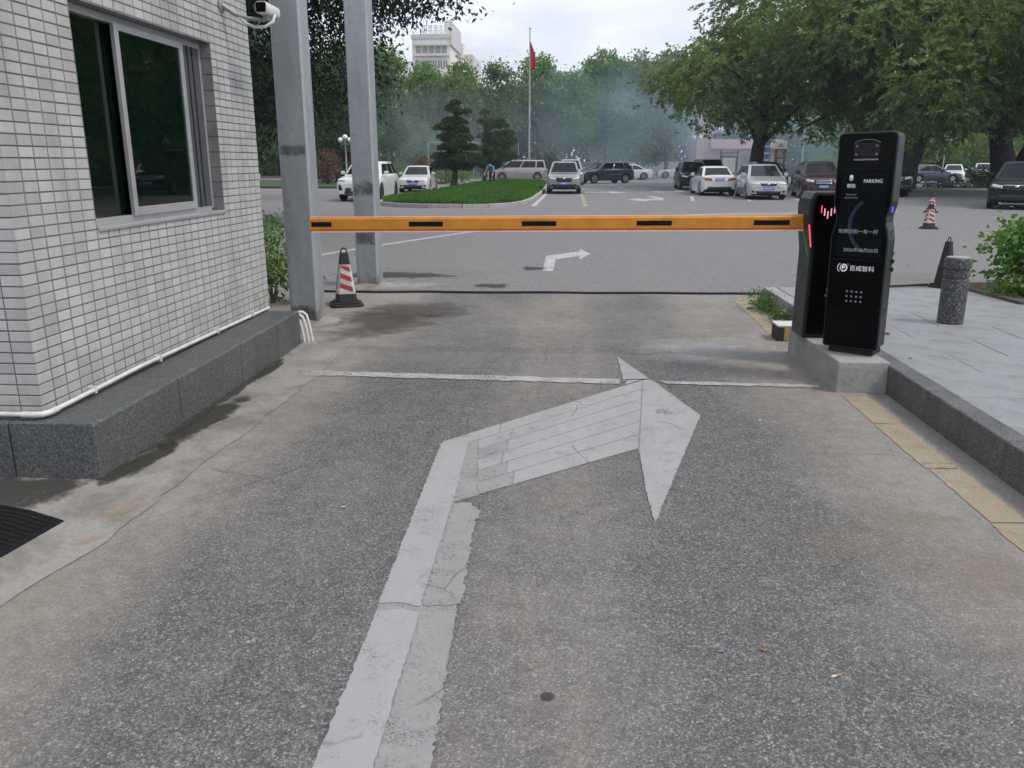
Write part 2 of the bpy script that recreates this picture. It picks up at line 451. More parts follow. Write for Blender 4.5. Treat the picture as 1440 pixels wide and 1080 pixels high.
plain('facade_white', (0.76, 0.73, 0.67), 0.85, var=0.05, scale=0.2)
plain('facade_grey', (0.56, 0.54, 0.51), 0.85, var=0.06, scale=0.2)
plain('facade_cream', (0.66, 0.65, 0.56), 0.8, var=0.05)
plain('window_grey', (0.23, 0.235, 0.235), 0.25)
plain('window_blue', (0.10, 0.20, 0.38), 0.25)
plain('lamp_globe', (0.80, 0.80, 0.76), 0.3, var=0.03)
plain('pole_metal', (0.42, 0.41, 0.39), 0.45, 0.3)
plain('flag_red', (0.55, 0.02, 0.03), 0.7, var=0.08)
plain('tyre', (0.014, 0.014, 0.015), 0.8, var=0.2)
plain('rim_silver', (0.45, 0.46, 0.47), 0.32, 0.8)
plain('rim_dark', (0.045, 0.046, 0.048), 0.4, 0.5)
plain('car_under', (0.010, 0.010, 0.011), 0.8)
plain('car_trim', (0.018, 0.018, 0.019), 0.45)
plain('car_glass', (0.008, 0.010, 0.011), 0.06, var=0.1, spec=0.32)
plain('chrome', (0.62, 0.63, 0.64), 0.18, 0.95, var=0.05)
plain('headlight', (0.55, 0.56, 0.57), 0.12, 0.3, var=0.15, scale=22)
plain('tail_light', (0.32, 0.012, 0.018), 0.2, var=0.15, scale=22)
plain('plate_blue', (0.045, 0.13, 0.45), 0.5, var=0.04)
plain('plate_green', (0.16, 0.42, 0.24), 0.5, var=0.04)
plain('plate_mark', (0.72, 0.74, 0.76), 0.5, var=0.04)
plain('skin', (0.42, 0.25, 0.18), 0.55)
plain('hair_black', (0.012, 0.011, 0.010), 0.6)
plain('shirt_blue', (0.06, 0.30, 0.75), 0.8)
plain('trousers_dark', (0.018, 0.02, 0.028), 0.85)
plain('glove_white', (0.6, 0.6, 0.58), 0.8)
plain('tarp_red', (0.62, 0.10, 0.10), 0.6)
plain('cig_paper', (0.62, 0.56, 0.5), 0.8)
plain('cig_filter', (0.42, 0.22, 0.11), 0.8)
plain('dry_leaf', (0.27, 0.15, 0.05), 0.7, var=0.35, scale=30)
plain('cable_black', (0.012, 0.012, 0.013), 0.6)
plain('maroon_board', (0.05, 0.018, 0.022), 0.7)
plain('block_yellow', (0.36, 0.28, 0.10), 0.7, var=0.35, scale=14)
plain('block_black', (0.03, 0.028, 0.025), 0.75, var=0.3, scale=14)
plain('curb_white', (0.52, 0.51, 0.49), 0.8, var=0.2)
def car_paint(name, c, metal=0.0, rough=0.32):
    return plain(name, c, rough, metal, var=0.04, scale=1.2, coat=0.7)
car_paint('paint_car_white', (0.66, 0.66, 0.65)); car_paint('paint_car_pearl', (0.60, 0.60, 0.585))
car_paint('paint_car_silver', (0.46, 0.465, 0.47), 0.5); car_paint('paint_car_gunmetal', (0.27, 0.26, 0.265), 0.4)
car_paint('paint_car_maroon', (0.055, 0.022, 0.024), 0.2); plain('paint_car_black', (0.006, 0.006, 0.007), 0.3, 0, var=0.04, coat=0.25, spec=0.3)
car_paint('paint_car_navy', (0.020, 0.030, 0.055), 0.2); car_paint('paint_car_beige', (0.36, 0.33, 0.315), 0.3)
car_paint('paint_car_teal', (0.015, 0.035, 0.035))

# ------------------------------------------------------------------ mesh helpers
class MB:
    """collects vertices, faces and a material slot per face; build() links them as ONE mesh object"""
    def __init__(s):
        s.v, s.f, s.m = [], [], []
    def add(s, vs, fs, mi=0):
        o = len(s.v)
        s.v += [tuple(p) for p in vs]
        s.f += [tuple(i + o for i in f) for f in fs]
        s.m += [mi] * len(fs)
        return s
    def box(s, x0, x1, y0, y1, z0, z1, mi=0, mat=None):
        vs = [(x0, y0, z0), (x1, y0, z0), (x1, y1, z0), (x0, y1, z0), (x0, y0, z1), (x1, y0, z1), (x1, y1, z1), (x0, y1, z1)]
        if mat is not None:
            vs = [mat @ Vector(p) for p in vs]
        return s.add(vs, [(0, 3, 2, 1), (4, 5, 6, 7), (0, 1, 5, 4), (1, 2, 6, 5), (2, 3, 7, 6), (3, 0, 4, 7)], mi)
    def prism(s, poly, a, b, axis='z', mi=0):
        """poly: 2-D points; axis z: (x,y) extruded a..b in z; axis y: (x,z) extruded in y; axis x: (y,z) extruded in x"""
        def P(p, h):
            return (p[0], p[1], h) if axis == 'z' else ((p[0], h, p[1]) if axis == 'y' else (h, p[0], p[1]))
        n = len(poly)
        ar = sum(poly[i][0] * poly[(i + 1) % n][1] - poly[(i + 1) % n][0] * poly[i][1] for i in range(n))
        if (ar < 0) != (axis == 'y'):
            poly = poly[::-1]
        vs = [P(p, a) for p in poly] + [P(p, b) for p in poly]
        fs = [tuple(range(n))[::-1], tuple(range(n, 2 * n))]
        fs += [(i, (i + 1) % n, n + (i + 1) % n, n + i) for i in range(n)]
        return s.add(vs, fs, mi)
    def tube(s, pts, rad, n=8, mi=0, cap=True):
        pts = [Vector(p) for p in pts]
        if not isinstance(rad, (list, tuple)):
            rad = [rad] * len(pts)
        vs, fs = [], []
        u = None
        for i, p in enumerate(pts):
            d = (pts[min(i + 1, len(pts) - 1)] - pts[max(i - 1, 0)])
            d = d.normalized() if d.length > 1e-9 else Vector((0, 0, 1))
            if u is None:
                a = Vector((0, 0, 1)) if abs(d.z) < 0.9 else Vector((1, 0, 0))
                u = d.cross(a).normalized()
            else:
                u = (u - d * u.dot(d))
                u = u.normalized() if u.length > 1e-6 else d.orthogonal().normalized()
            w = d.cross(u)
            vs += [p + (u * math.cos(2 * math.pi * k / n) + w * math.sin(2 * math.pi * k / n)) * rad[i] for k in range(n)]
        for i in range(len(pts) - 1):
            for k in range(n):
                fs.append((i * n + k, i * n + (k + 1) % n, (i + 1) * n + (k + 1) % n, (i + 1) * n + k))
        if cap:
            fs.append(tuple(range(n))[::-1])
            fs.append(tuple(range((len(pts) - 1) * n, len(pts) * n)))
        return s.add(vs, fs, mi)
    def lathe(s, prof, n=20, mi=0, mat=None, axis='z'):
        vs, fs = [], []
        for r, z in prof:
            for k in range(n):
                a = 2 * math.pi * k / n
                p = (r * math.cos(a), r * math.sin(a), z)
                if axis == 'x':
                    p = (z, r * math.cos(a), r * math.sin(a))
                vs.append(p)
        if mat is not None:
            vs = [mat @ Vector(p) for p in vs]
        for i in range(len(prof) - 1):
            for k in range(n):
                fs.append((i * n + k, i * n + (k + 1) % n, (i + 1) * n + (k + 1) % n, (i + 1) * n + k))
        fs.append(tuple(range(n))[::-1])
        fs.append(tuple(range((len(prof) - 1) * n, len(prof) * n)))
        return s.add(vs, fs, mi)
    def ball(s, c, r, n=12, mi=0, sz=1.0):
        prof = [(max(1e-4, r * math.sin(math.pi * i / (n // 2))), -r * sz * math.cos(math.pi * i / (n // 2))) for i in range(n // 2 + 1)]
        return s.lathe(prof, n, mi, Matrix.Translation(Vector(c)))
    def mesh(s, name):
        me = bpy.data.meshes.new(name)
        me.from_pydata(s.v, [], s.f)
        for i, p in enumerate(me.polygons):
            p.material_index = s.m[i]
        me.update()
        return me
    def build(s, name, mat, parent=None, bevel=0.0, smooth=None, seg=2):
        return link(name, s.mesh(name), mat, parent, bevel, smooth, seg)

def link(name, me, mat, parent=None, bevel=0.0, smooth=None, seg=2):
    o = bpy.data.objects.new(name, me)
    COL.objects.link(o)
    if mat is not None:
        for m in (mat if isinstance(mat, (list, tuple)) else [mat]):
            me.materials.append(MAT[m] if isinstance(m, str) else m)
    if parent is not None:
        o.parent = parent
    if smooth is not None:
        me.shade_smooth()
        if smooth > 0:
            me.set_sharp_from_angle(angle=R(smooth))
    if bevel:
        b = o.modifiers.new('bevel', 'BEVEL')
        b.width = bevel
        b.segments = seg
        b.limit_method = 'ANGLE'
        b.angle_limit = R(35)
        b.harden_normals = False
    return o

def tag(o, label, cat, group=None, kind=None):
    if label: o['label'] = label
    if cat: o['category'] = cat
    if group: o['group'] = group
    if kind: o['kind'] = kind
    return o

def thing(name, label, cat, loc=(0, 0, 0), rz=0.0, group=None):
    o = bpy.data.objects.new(name, None)
    o.empty_display_size = 0.2
    COL.objects.link(o)
    o.location = loc
    o.rotation_euler = (0, 0, rz)
    return tag(o, label, cat, group)

def structure(o):
    o['kind'] = 'structure'
    return o

def np_mesh(name, V, F):
    me = bpy.data.meshes.new(name)
    V = np.asarray(V, np.float32)
    F = np.asarray(F, np.int32)
    k = F.shape[1]
    me.vertices.add(len(V))
    me.vertices.foreach_set('co', V.ravel())
    me.loops.add(F.size)
    me.loops.foreach_set('vertex_index', F.ravel())
    me.polygons.add(len(F))
    me.polygons.foreach_set('loop_start', np.arange(0, F.size, k, dtype=np.int32))
    me.update(calc_edges=True)
    me.validate()
    return me

def copy_tree(o, parent=None):
    c = o.copy()
    COL.objects.link(c)
    c.parent = parent
    for ch in list(o.children):
        copy_tree(ch, c)
    return c

def text_mesh(body, size, depth=0.0):
    cu = bpy.data.curves.new('lettering', 'FONT')
    cu.body = body
    cu.size = size
    cu.extrude = depth
    cu.align_x = 'LEFT'
    cu.resolution_u = 3
    o = bpy.data.objects.new('lettering', cu)
    COL.objects.link(o)
    dg = bpy.context.evaluated_depsgraph_get()
    me = bpy.data.meshes.new_from_object(o.evaluated_get(dg))
    bpy.data.objects.remove(o)
    return me

def place_text(body, x0, x1, z0, z1, y, mat, parent, name='lettering', bold=0.0):
    """lettering fitted to the rectangle x0..x1, z0..z1 on a plane facing -Y at depth y"""
    me = text_mesh(body, 1.0)
    n = len(me.vertices)
    if n == 0:
        bpy.data.meshes.remove(me)
        return None
    co = np.zeros(n * 3, np.float32)
    me.vertices.foreach_get('co', co)
    co = co.reshape(-1, 3)
    lo, hi = co.min(0), co.max(0)
    out = np.zeros_like(co)
    out[:, 0] = x0 + (co[:, 0] - lo[0]) / max(1e-6, hi[0] - lo[0]) * (x1 - x0)
    out[:, 2] = z0 + (co[:, 1] - lo[1]) / max(1e-6, hi[1] - lo[1]) * (z1 - z0)
    out[:, 1] = y
    me.vertices.foreach_set('co', out.ravel())
    me.update()
    return link(name, me, mat, parent)

def rag(poly, step, amp, seed):
    """resample a polygon outline and roughen it so that paint and cement edges are not ruler straight"""
    rnd = random.Random(seed)
    out = []
    n = len(poly)
    for i in range(n):
        a, b = Vector(poly[i]), Vector(poly[(i + 1) % n])
        L = (b - a).length
        k = max(1, int(L / step))
        nrm = Vector((-(b - a).y, (b - a).x)).normalized() if L > 0 else Vector((0, 0))
        for j in range(k):
            p = a.lerp(b, j / k)
            if j:
                p = p + nrm * rnd.uniform(-amp, amp)
            out.append((p.x, p.y))
    return out

def sheet(name, poly, z, mat, parent=None, step=0.06, amp=0.004, seed=1):
    pts = rag(poly, step, amp, seed) if amp else poly
    bm = bmesh.new()
    vs = [bm.verts.new((p[0], p[1], z)) for p in pts]
    f = bm.faces.new(vs)
    bm.normal_update()
    if f.normal.z < 0:
        f.normal_flip()
    bmesh.ops.triangulate(bm, faces=bm.faces[:])
    me = bpy.data.meshes.new(name)
    bm.to_mesh(me)
    bm.free()
    return link(name, me, mat, parent)

def stain(name, cx, cy, rx, ry, z, mat, rot=0.0, n=16):
    """soft patch of dirt on the ground with a 'fade' attribute from its middle to its rim"""
    V, F, A = [], [], []
    for i in range(n + 1):
        for j in range(n + 1):
            u, v = -1 + 2 * i / n, -1 + 2 * j / n
            x, y = u * rx, v * ry
            c, s_ = math.cos(rot), math.sin(rot)
            V.append((cx + x * c - y * s_, cy + x * s_ + y * c, z))
            A.append(max(0.0, 1 - math.hypot(u, v)) ** 0.8 - (0.6 if max(abs(u), abs(v)) > 0.999 else 0))
    for i in range(n):
        for j in range(n):
            F.append((i * (n + 1) + j, (i + 1) * (n + 1) + j, (i + 1) * (n + 1) + j + 1, i * (n + 1) + j + 1))
    me = bpy.data.meshes.new(name)
    me.from_pydata(V, [], F)
    at = me.attributes.new('fade', 'FLOAT', 'POINT')
    at.data.foreach_set('value', A)
    me.update()
    o = link(name, me, mat)
    o['kind'] = 'structure'
    return o

def adopt(o, p):
    """parent an object that was built in world coordinates"""
    o.parent = p
    m = p.matrix_basis.copy()
    if p.parent is not None:
        m = p.parent.matrix_basis @ m if p.matrix_parent_inverse == Matrix.Identity(4) else p.parent.matrix_basis @ p.matrix_parent_inverse @ m
    o.matrix_parent_inverse = m.inverted()
    return o

# ------------------------------------------------------------------ ground, road, pavement
g = MB().add([(-255, -50, -0.03), (255, -50, -0.03), (255, 450, -0.03), (-255, 450, -0.03)], [(0, 1, 2, 3)]).build('ground', 'earth')
structure(g)
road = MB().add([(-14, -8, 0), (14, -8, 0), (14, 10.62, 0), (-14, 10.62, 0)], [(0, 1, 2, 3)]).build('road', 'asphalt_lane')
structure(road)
lot = MB().add([(-70, 10.62, 0), (90, 10.62, 0), (90, 96, 0), (-70, 96, 0)], [(0, 1, 2, 3)]).build('parking_lot', 'asphalt_lot')
structure(lot)

# cement apron along the booth and its broken edge
cem = sheet('cement_apron', [(-2.70, 8.3), (-2.30, 8.6), (-2.06, 8.1), (-2.001, 7.519), (-1.975, 6.18), (-2.005, 5.217), (-2.015, 4.625), (-2.031, 3.983), (-2.042, 3.547),
             (-2.059, 3.146), (-2.12, 2.887), (-2.146, 2.664), (-2.2, 2.0), (-2.3, 0.5), (-6.5, 0.5), (-6.5, 8.3)], 0.004, 'cement', road, 0.09, 0.02, 5)
def patch(*a, **k):
    o = stain(*a, **k)
    del o['kind']
    o.parent = road
    return o
patch('damp_patch', -2.37, 5.0, 0.19, 0.85, 0.008, 'stain_damp', rot=-0.04)
patch('damp_patch', -2.44, 6.4, 0.10, 0.6, 0.0085, 'stain_damp')
patch('damp_patch', -2.40, 4.2, 0.14, 0.5, 0.009, 'stain_damp', rot=-0.1)
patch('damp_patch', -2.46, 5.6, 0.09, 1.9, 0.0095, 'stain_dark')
patch('mud_patch', -2.0, 8.5, 0.75, 1.15, 0.008, 'stain_mud', rot=-0.35)
patch('mud_patch', -1.75, 9.2, 0.8, 0.8, 0.009, 'stain_mud', rot=-0.2)
patch('dirt_patch', -2.9, 3.75, 0.62, 0.36, 0.008, 'stain_dark')
patch('dirt_patch', -3.6, 3.6, 0.9, 0.4, 0.009, 'stain_dark')
patch('rust_patch', -2.15, 3.58, 0.085, 0.16, 0.010, 'stain_orange', rot=-0.7)
patch('rust_patch', -2.13, 3.25, 0.06, 0.10, 0.010, 'stain_orange', rot=-0.6)
patch('sand_patch', 1.28, 3.45, 0.32, 0.34, 0.005, 'stain_sand')
patch('sand_patch', 1.62, 3.75, 0.30, 0.30, 0.006, 'stain_sand')
patch('sand_patch', 1.75, 3.2, 0.30, 0.35, 0.007, 'stain_sand')
patch('cement_spill', -2.42, 8.15, 0.50, 0.42, 0.010, 'stain_cement')
patch('cement_spill', -2.3, 11.1, 0.9, 0.55, 0.010, 'stain_cement')
patch('cement_spill', 1.2, 7.4, 0.95, 0.7, 0.006, 'stain_cement')
patch('cement_spill', -2.15, 6.9, 0.35, 0.6, 0.0105, 'stain_cement')
patch('sand_patch', 5.2, 12.2, 2.0, 1.2, 0.006, 'stain_sand')
patch('sand_patch', -2.2, 12.5, 1.6, 1.0, 0.006, 'stain_sand')
patch('oil_spot', -0.04, 2.26, 0.035, 0.035, 0.005, 'stain_dark', n=6)
patch('manhole_stain', -1.0, 11.2, 0.42, 0.28, 0.006, 'stain_dark')
patch('oil_spot', -0.55, 13.2, 0.28, 0.35, 0.006, 'stain_dark')
patch('tyre_smear', -2.6, 12.2, 1.3, 0.45, 0.007, 'stain_dark')

# painted stop line and yellow edge lines
sl = tag(sheet('stop_line', [(-2.18, 6.36), (-0.9, 6.305), (0.42, 6.25), (0.42, 6.11), (-0.9, 6.165), (-2.12, 6.21)], 0.0064, 'paint_faded', None, 0.05, 0.012, 3),
         'faded white stop line across the lane in front of the barrier', 'road marking')
adopt(sheet('line_piece', [(0.72, 6.225), (1.93, 6.175), (1.92, 6.10), (0.78, 6.135)], 0.0064, 'paint_faded', None, 0.05, 0.012, 4), sl)
ye = thing('edge_line', 'worn yellow edge line in front of the concrete kiosk base', 'road marking', (2.1, 4.0, 0))
yy, k = -1.0, 0
_r = random.Random(4)
while yy < 5.86:
    L = min(_r.uniform(0.5, 0.85), 5.88 - yy)
    a = _r.uniform(-0.01, 0.01)
    adopt(sheet('paint_piece', [(2.02 + a, yy + 0.008), (2.20 + a, yy + _r.uniform(0, 0.02)), (2.20 + a, yy + L), (2.02 + a, yy + L - 0.008)], 0.0035, 'paint_yellow', None, 0.05, 0.006, 20 + k), ye)
    yy += L
    k += 1
ye2 = thing('edge_line', 'curved worn yellow edge line beside the weeds and the barrier cabinet', 'road marking', (2.1, 9.0, 0))
for k, q in enumerate([[(2.01, 7.98), (2.14, 7.92), (2.16, 8.95), (2.04, 8.9)], [(2.04, 8.91), (2.16, 8.96), (2.17, 9.9), (2.05, 9.85)], [(2.05, 9.86), (2.17, 9.91), (2.24, 10.16), (2.38, 10.28), (2.38, 10.46), (2.16, 10.36), (2.07, 10.15)]]):
    adopt(sheet('paint_piece', q, 0.0035, 'paint_yellow', None, 0.05, 0.006, 40 + k), ye2)

# big worn right-turn arrow, laid in strips
ar = thing('turn_arrow', 'large worn white right-turn arrow on the near lane', 'road marking', (-0.3, 4.0, 0))
z0 = 0.012
def strip(poly, mat='paint_white', amp=0.004, z=0.0052, seed=7):
    return adopt(sheet('paint_strip', poly, z, mat, None, 0.018, amp, seed), ar)
strip([(-0.66, 0.2), (-0.51, 0.2), (-0.521, 1.913), (-0.535, 2.735), (-0.62, 2.755), (-0.699, 2.725), (-0.691, 1.901)], 'paint_white', 0.004, seed=1)
strip([(-0.505, 0.2), (-0.35, 0.2), (-0.36, 1.924), (-0.395, 2.705), (-0.392, 2.76), (-0.526, 2.735), (-0.515, 1.913)], 'paint_grey', 0.007, seed=2)
strip([(-0.705, 2.79), (-0.62, 2.80), (-0.541, 2.775), (-0.552, 3.84), (-0.583, 4.80), (-0.742, 4.657), (-0.725, 3.7)], 'paint_white', 0.004, seed=3)
strip([(-0.530, 2.785), (-0.384, 2.80), (-0.400, 3.2), (-0.414, 3.551), (-0.400, 3.674), (-0.467, 3.775), (-0.541, 3.76)], 'paint_grey', 0.009, seed=4)
strip([(-0.742, 4.66), (-0.735, 4.69), (0.60, 6.235), (0.70, 6.2), (0.90, 5.332), (0.45, 3.8), (0.44, 4.64), (-0.545, 3.785)], 'paint_grey', 0.003, z=0.0020, seed=90)
strip([(-0.655, 0.2), (-0.355, 0.2), (-0.365, 1.924), (-0.40, 2.8), (-0.42, 3.5), (-0.54, 3.76), (-0.59, 4.7), (-0.735, 4.64), (-0.70, 2.75)], 'paint_grey', 0.004, z=0.0026, seed=91)
T0, T1 = Vector((-0.735, 4.690)), Vector((0.60, 6.235))
B0, B1 = Vector((-0.545, 3.785)), Vector((0.44, 4.640))
NS = 6
for i in range(NS):
    f0, f1 = i / NS + 0.0022, (i + 1) / NS - 0.0022
    a0, a1 = T0.lerp(B0, f0), T0.lerp(B0, f1)
    b0, b1 = T1.lerp(B1, f0), T1.lerp(B1, f1)
    st = 0.0 if i == 0 else 0.145 - 0.006 * i
    sp = 0.24 + [0.0, 0.05, 0.03, 0.0, 0.02, 0.05][i]
    # near piece, worn, and the long piece
    strip([a0.lerp(b0, st), a0.lerp(b0, sp), a1.lerp(b1, sp - 0.012), a1.lerp(b1, st)], 'paint_white' if i in (0, 1, 3) else 'paint_grey', 0.002, z=0.0044, seed=50 + i)
    strip([a0.lerp(b0, sp + 0.006), a0.lerp(b0, 1.0), a1.lerp(b1, 1.0), a1.lerp(b1, sp - 0.006)], 'paint_white', 0.0015, z=0.0044, seed=60 + i)
strip([(0.453, 7.033), (0.66, 6.285), (0.470, 6.255), (0.456, 6.12)], seed=70)
strip([(0.612, 6.245), (0.672, 6.25), (0.767, 5.905), (0.914, 5.332), (0.577, 4.107), (0.435, 3.584), (0.429, 4.0), (0.448, 4.635)], seed=71)
strip([(0.462, 6.085), (0.478, 6.225), (0.59, 6.24)], seed=72, z=0.0062)

# lines and arrows further off, on the parking lot
a2 = tag(sheet('turn_arrow', [(-0.38, 12.784), (-0.214, 12.795), (-0.205, 14.441), (0.222, 14.95), (0.215, 14.361), (0.427, 15.408), (0.24, 16.303), (0.233, 15.771), (-0.322, 15.116), (-0.384, 14.9)], 0.005, 'paint_lot', None, 0.1, 0.003, 8),
         'small white right-turn arrow on the asphalt just behind the barrier arm', 'road marking')
def lot_mark(name, poly, label, mat='paint_lot', amp=0.012):
    return tag(sheet(name, poly, 0.005, mat, None, 0.3, amp, len(label)), label, 'road marking')
lot_mark('lane_line', [(-4.53, 14.6), (-3.87, 16.45), (-2.42, 19.8), (-0.6, 22.4), (-0.6, 22.75), (-2.5, 20.1), (-3.93, 16.75), (-4.6, 14.9)], 'thin curved white line sweeping from the steel post under the barrier arm')
lot_mark('lane_line', [(1.8, 26.0), (5.95, 28.1), (7.4, 28.3), (11.3, 29.3), (11.3, 29.6), (7.3, 28.65), (5.9, 28.45), (1.8, 26.3)], 'thin pale line across the lot just above the barrier arm')
lot_mark('lane_line', [(-1.45, 32.2), (-1.28, 44.9), (-1.10, 44.9), (-1.24, 32.4), (-2.86, 30.5), (-5.2, 30.0), (-5.2, 30.25), (-2.95, 30.7)], 'white line bending round the grass island to the grey SUV')
for k in range(5):
    y0 = 32.5 + k * 2.5
    lot_mark('lane_dash', [(0.60, y0), (0.78, y0), (0.76, y0 + 1.7), (0.58, y0 + 1.7)], 'short yellowed dash %s in the row beside the grey SUV' % ['nearest the barrier', 'second from the barrier', 'third from the barrier', 'fourth from the barrier', 'farthest from the barrier'][k], 'paint_lot_yellow')
lot_mark('turn_arrow', [(2.6, 38.2), (3.45, 36.6), (3.5, 37.6), (4.3, 38.0), (4.5, 40.5), (4.2, 42.6), (3.9, 42.6), (4.1, 39.6), (3.4, 38.9), (3.3, 39.6)], 'white bent arrow on the lot in front of the black SUV')
lot_mark('turn_arrow', [(4.6, 48.5), (5.3, 47.0), (5.4, 48.0), (6.6, 48.5), (6.9, 51.5), (6.5, 51.5), (6.2, 49.5), (5.4, 49.2), (5.3, 50.0)], 'smaller white arrow farther back beside the black SUV')
lot_mark('turn_arrow', [(0.9, 47.0), (2.3, 47.0), (2.3, 46.0), (3.4, 47.6), (2.3, 49.2), (2.3, 48.1), (0.9, 48.1)], 'white straight arrow on the lot beside the grey SUV')
for k, (xa, ya) in enumerate([(3.2, 60.0), (3.4, 55.5), (3.6, 51.3)]):
    lot_mark('lane_dash', [(xa, ya), (xa + 0.2, ya), (xa + 0.05, ya + 2.2), (xa - 0.15, ya + 2.2)], 'white lane dash %s ahead of the navy SUV' % ['nearest', 'second', 'third'][k])
for k, xb in enumerate([6.25, 8.75, 10.95, 13.3]):
    lot_mark('bay_line', [(xb - 0.9, 37.0), (xb - 0.75, 37.0), (xb, 42.5), (xb - 0.15, 42.5)], 'slanted white bay line %s' % ['left of the white sedan', 'between white sedan and silver minivan', 'between silver minivan and maroon SUV', 'right of the maroon SUV'][k])

# ------------------------------------------------------------------ pavement on the right: kerb stones and pavers
ZS = 0.205
walk = MB().box(2.37, 12.0, -6, 9.97, -0.02, 0.17).build('sidewalk', 'earth')
structure(walk)
kerb_me = MB().box(0, 0.147, 0.003, 0.994, -0.01, 0.214).mesh('kerb_stone')
kerb_me.materials.append(MAT['granite_kerb'])
kerb_c = MB().box(0, 0.147, 0.003, 0.994, -0.01, 0.205).mesh('kerb_stone')
kerb_c.materials.append(MAT['pedestal_concrete'])
yk = -5.69
while yk < 9.9:
    new = yk > 7.0
    o = link('kerb_stone', kerb_c if new else kerb_me, None, walk, 0.012)
    o.location = (2.36 + _r.uniform(-0.006, 0.006), yk, 0)
    o.rotation_euler = (0, 0, _r.uniform(-0.006, 0.006))
    if yk + 1.0 > 9.97:
        o.scale = (1, 9.97 - yk, 1)
    yk += 1.0
pv = MB().box(0.003, 0.897, 0.003, 0.594, -0.035, 0.0).mesh('paver')
pv.materials.append(MAT['paver_stone'])
row = 0
yk = -2.0
while yk < 9.9:
    d = 9.965 - yk
    xk = 2.51 - (0.45 if row % 2 else 0)
    while xk < 11.5:
        o = link('paver', pv, None, walk, 0.004, seg=1)
        o.location = (xk, yk, ZS + _r.uniform(-0.0015, 0.0015))
        if xk < 2.5:
            o.location.x = 2.51
            o.scale.x = 0.5
        o.scale.y = min(1.0, d / 0.6)
        xk += 0.9
    yk += 0.6
    row += 1
bed = structure(MB().prism([(4.75, 8.85), (12, 8.3), (12, 10.3), (4.62, 10.3)], -0.01, 0.235).build('planting_bed', 'earth'))

# ------------------------------------------------------------------ guard booth
XW, YW0, YW1, ZP, ZTOP = -2.80, 4.03, 7.488, 0.318, 3.56
TY, TZ = 0.1235, 0.0585
WY0, WY1, WZ0, WZ1 = 4.771, 6.66, 1.261, 2.548
booth = thing('guard_booth', 'guard booth clad in small white tiles with a sliding window', 'booth', (-4.3, 5.8, 0))
XB = -5.9
core = MB()
xi = XW - 0.0035
core.box(xi - 0.2, xi, YW0 + 0.0035, WY0, ZP, ZTOP)
core.box(xi - 0.2, xi, WY1, YW1 - 0.0035, ZP, ZTOP)
core.box(xi - 0.2, xi, WY0, WY1, ZP, WZ0)
core.box(xi - 0.2, xi, WY0, WY1, WZ1, ZTOP)
core.box(XB, xi - 0.2, YW0 + 0.0035, YW0 + 0.2, ZP, ZTOP)
core.box(XB, xi - 0.2, YW1 - 0.2, YW1 - 0.007, ZP, ZTOP)
core.box(XB, XB + 0.2, YW0 + 0.2, YW1 - 0.2, ZP, ZTOP)
adopt(core.build('wall', 'grout'), booth)
room = MB()
room.box(XB + 0.21, xi - 0.201, YW0 + 0.201, YW1 - 0.201, ZP + 0.01, ZP + 0.02)
room.box(XB + 0.205, XB + 0.215, YW0 + 0.201, YW1 - 0.201, ZP, ZTOP)
room.box(XB + 0.21, xi - 0.201, YW1 - 0.215, YW1 - 0.205, ZP, ZTOP)
room.box(XB + 0.21, xi - 0.201, YW0 + 0.201, YW0 + 0.215, ZP, ZTOP)
adopt(room.build('inner_wall', 'booth_room'), booth)
roof = adopt(MB().box(XB - 0.25, XW + 0.18, YW0 - 0.25, YW1 + 0.12, ZTOP, ZTOP + 0.22).build('roof', 'plain_wall', None, 0.01), booth)

def in_frame(p):
    c = Vector(p) - cam.location
    th, ps = R(15.18), R(3.84)
    fw = Vector((-math.sin(ps) * math.cos(th), math.cos(ps) * math.cos(th), -math.sin(th)))
    rt = Vector((math.cos(ps), math.sin(ps), 0))
    up = rt.cross(fw)
    d = c.dot(fw)
    if d < 0.2: return False
    return abs(c.dot(rt) / d) < 0.63 and abs(c.dot(up) / d) < 0.475
tiles = []          # (distance, origin, width, height, facing)
J = 0.0036
nrow = int((ZTOP - 0.325) / TZ)
for r in range(nrow):
    za = 0.325 + r * TZ + J
    zb = 0.325 + (r + 1) * TZ - J
    for c in range(28):
        ya, yb = YW0 + c * TY + 0.0055, YW0 + (c + 1) * TY - 0.0055
        if c == 0: ya = YW0
        z1, z2 = za, zb
        if yb > WY0 and ya < WY1 and z2 > WZ0 and z1 < WZ1:
            if ya < WY0 - 0.02: yb = WY0
            elif yb > WY1 + 0.02: ya = WY1
            elif z1 < WZ0 - 0.01: z2 = WZ0
            elif z2 > WZ1 + 0.01: z1 = WZ1
            else: continue
        tiles.append(((XW, ya, z1), yb - ya, z2 - z1, 'x'))
    for c in range(24):
        xa, xb = XW - (c + 1) * TY + J, XW - c * TY - J
        if c == 0: xb = XW - 0.0035
        tiles.append(((xa, YW0, za), xb - xa, zb - za, 'y'))
def key(t):
    p = t[0]
    q = (p[0], p[1] + t[1] / 2, p[2] + t[2] / 2) if t[3] == 'x' else (p[0] + t[1] / 2, p[1], p[2] + t[2] / 2)
    d = (Vector(q) - cam.location)
    facing = abs(d.x) if t[3] == 'x' else abs(d.y)
    area = t[1] * t[2] * facing / d.length ** 3
    return -area if in_frame(q) else 1.0
tiles.sort(key=key)
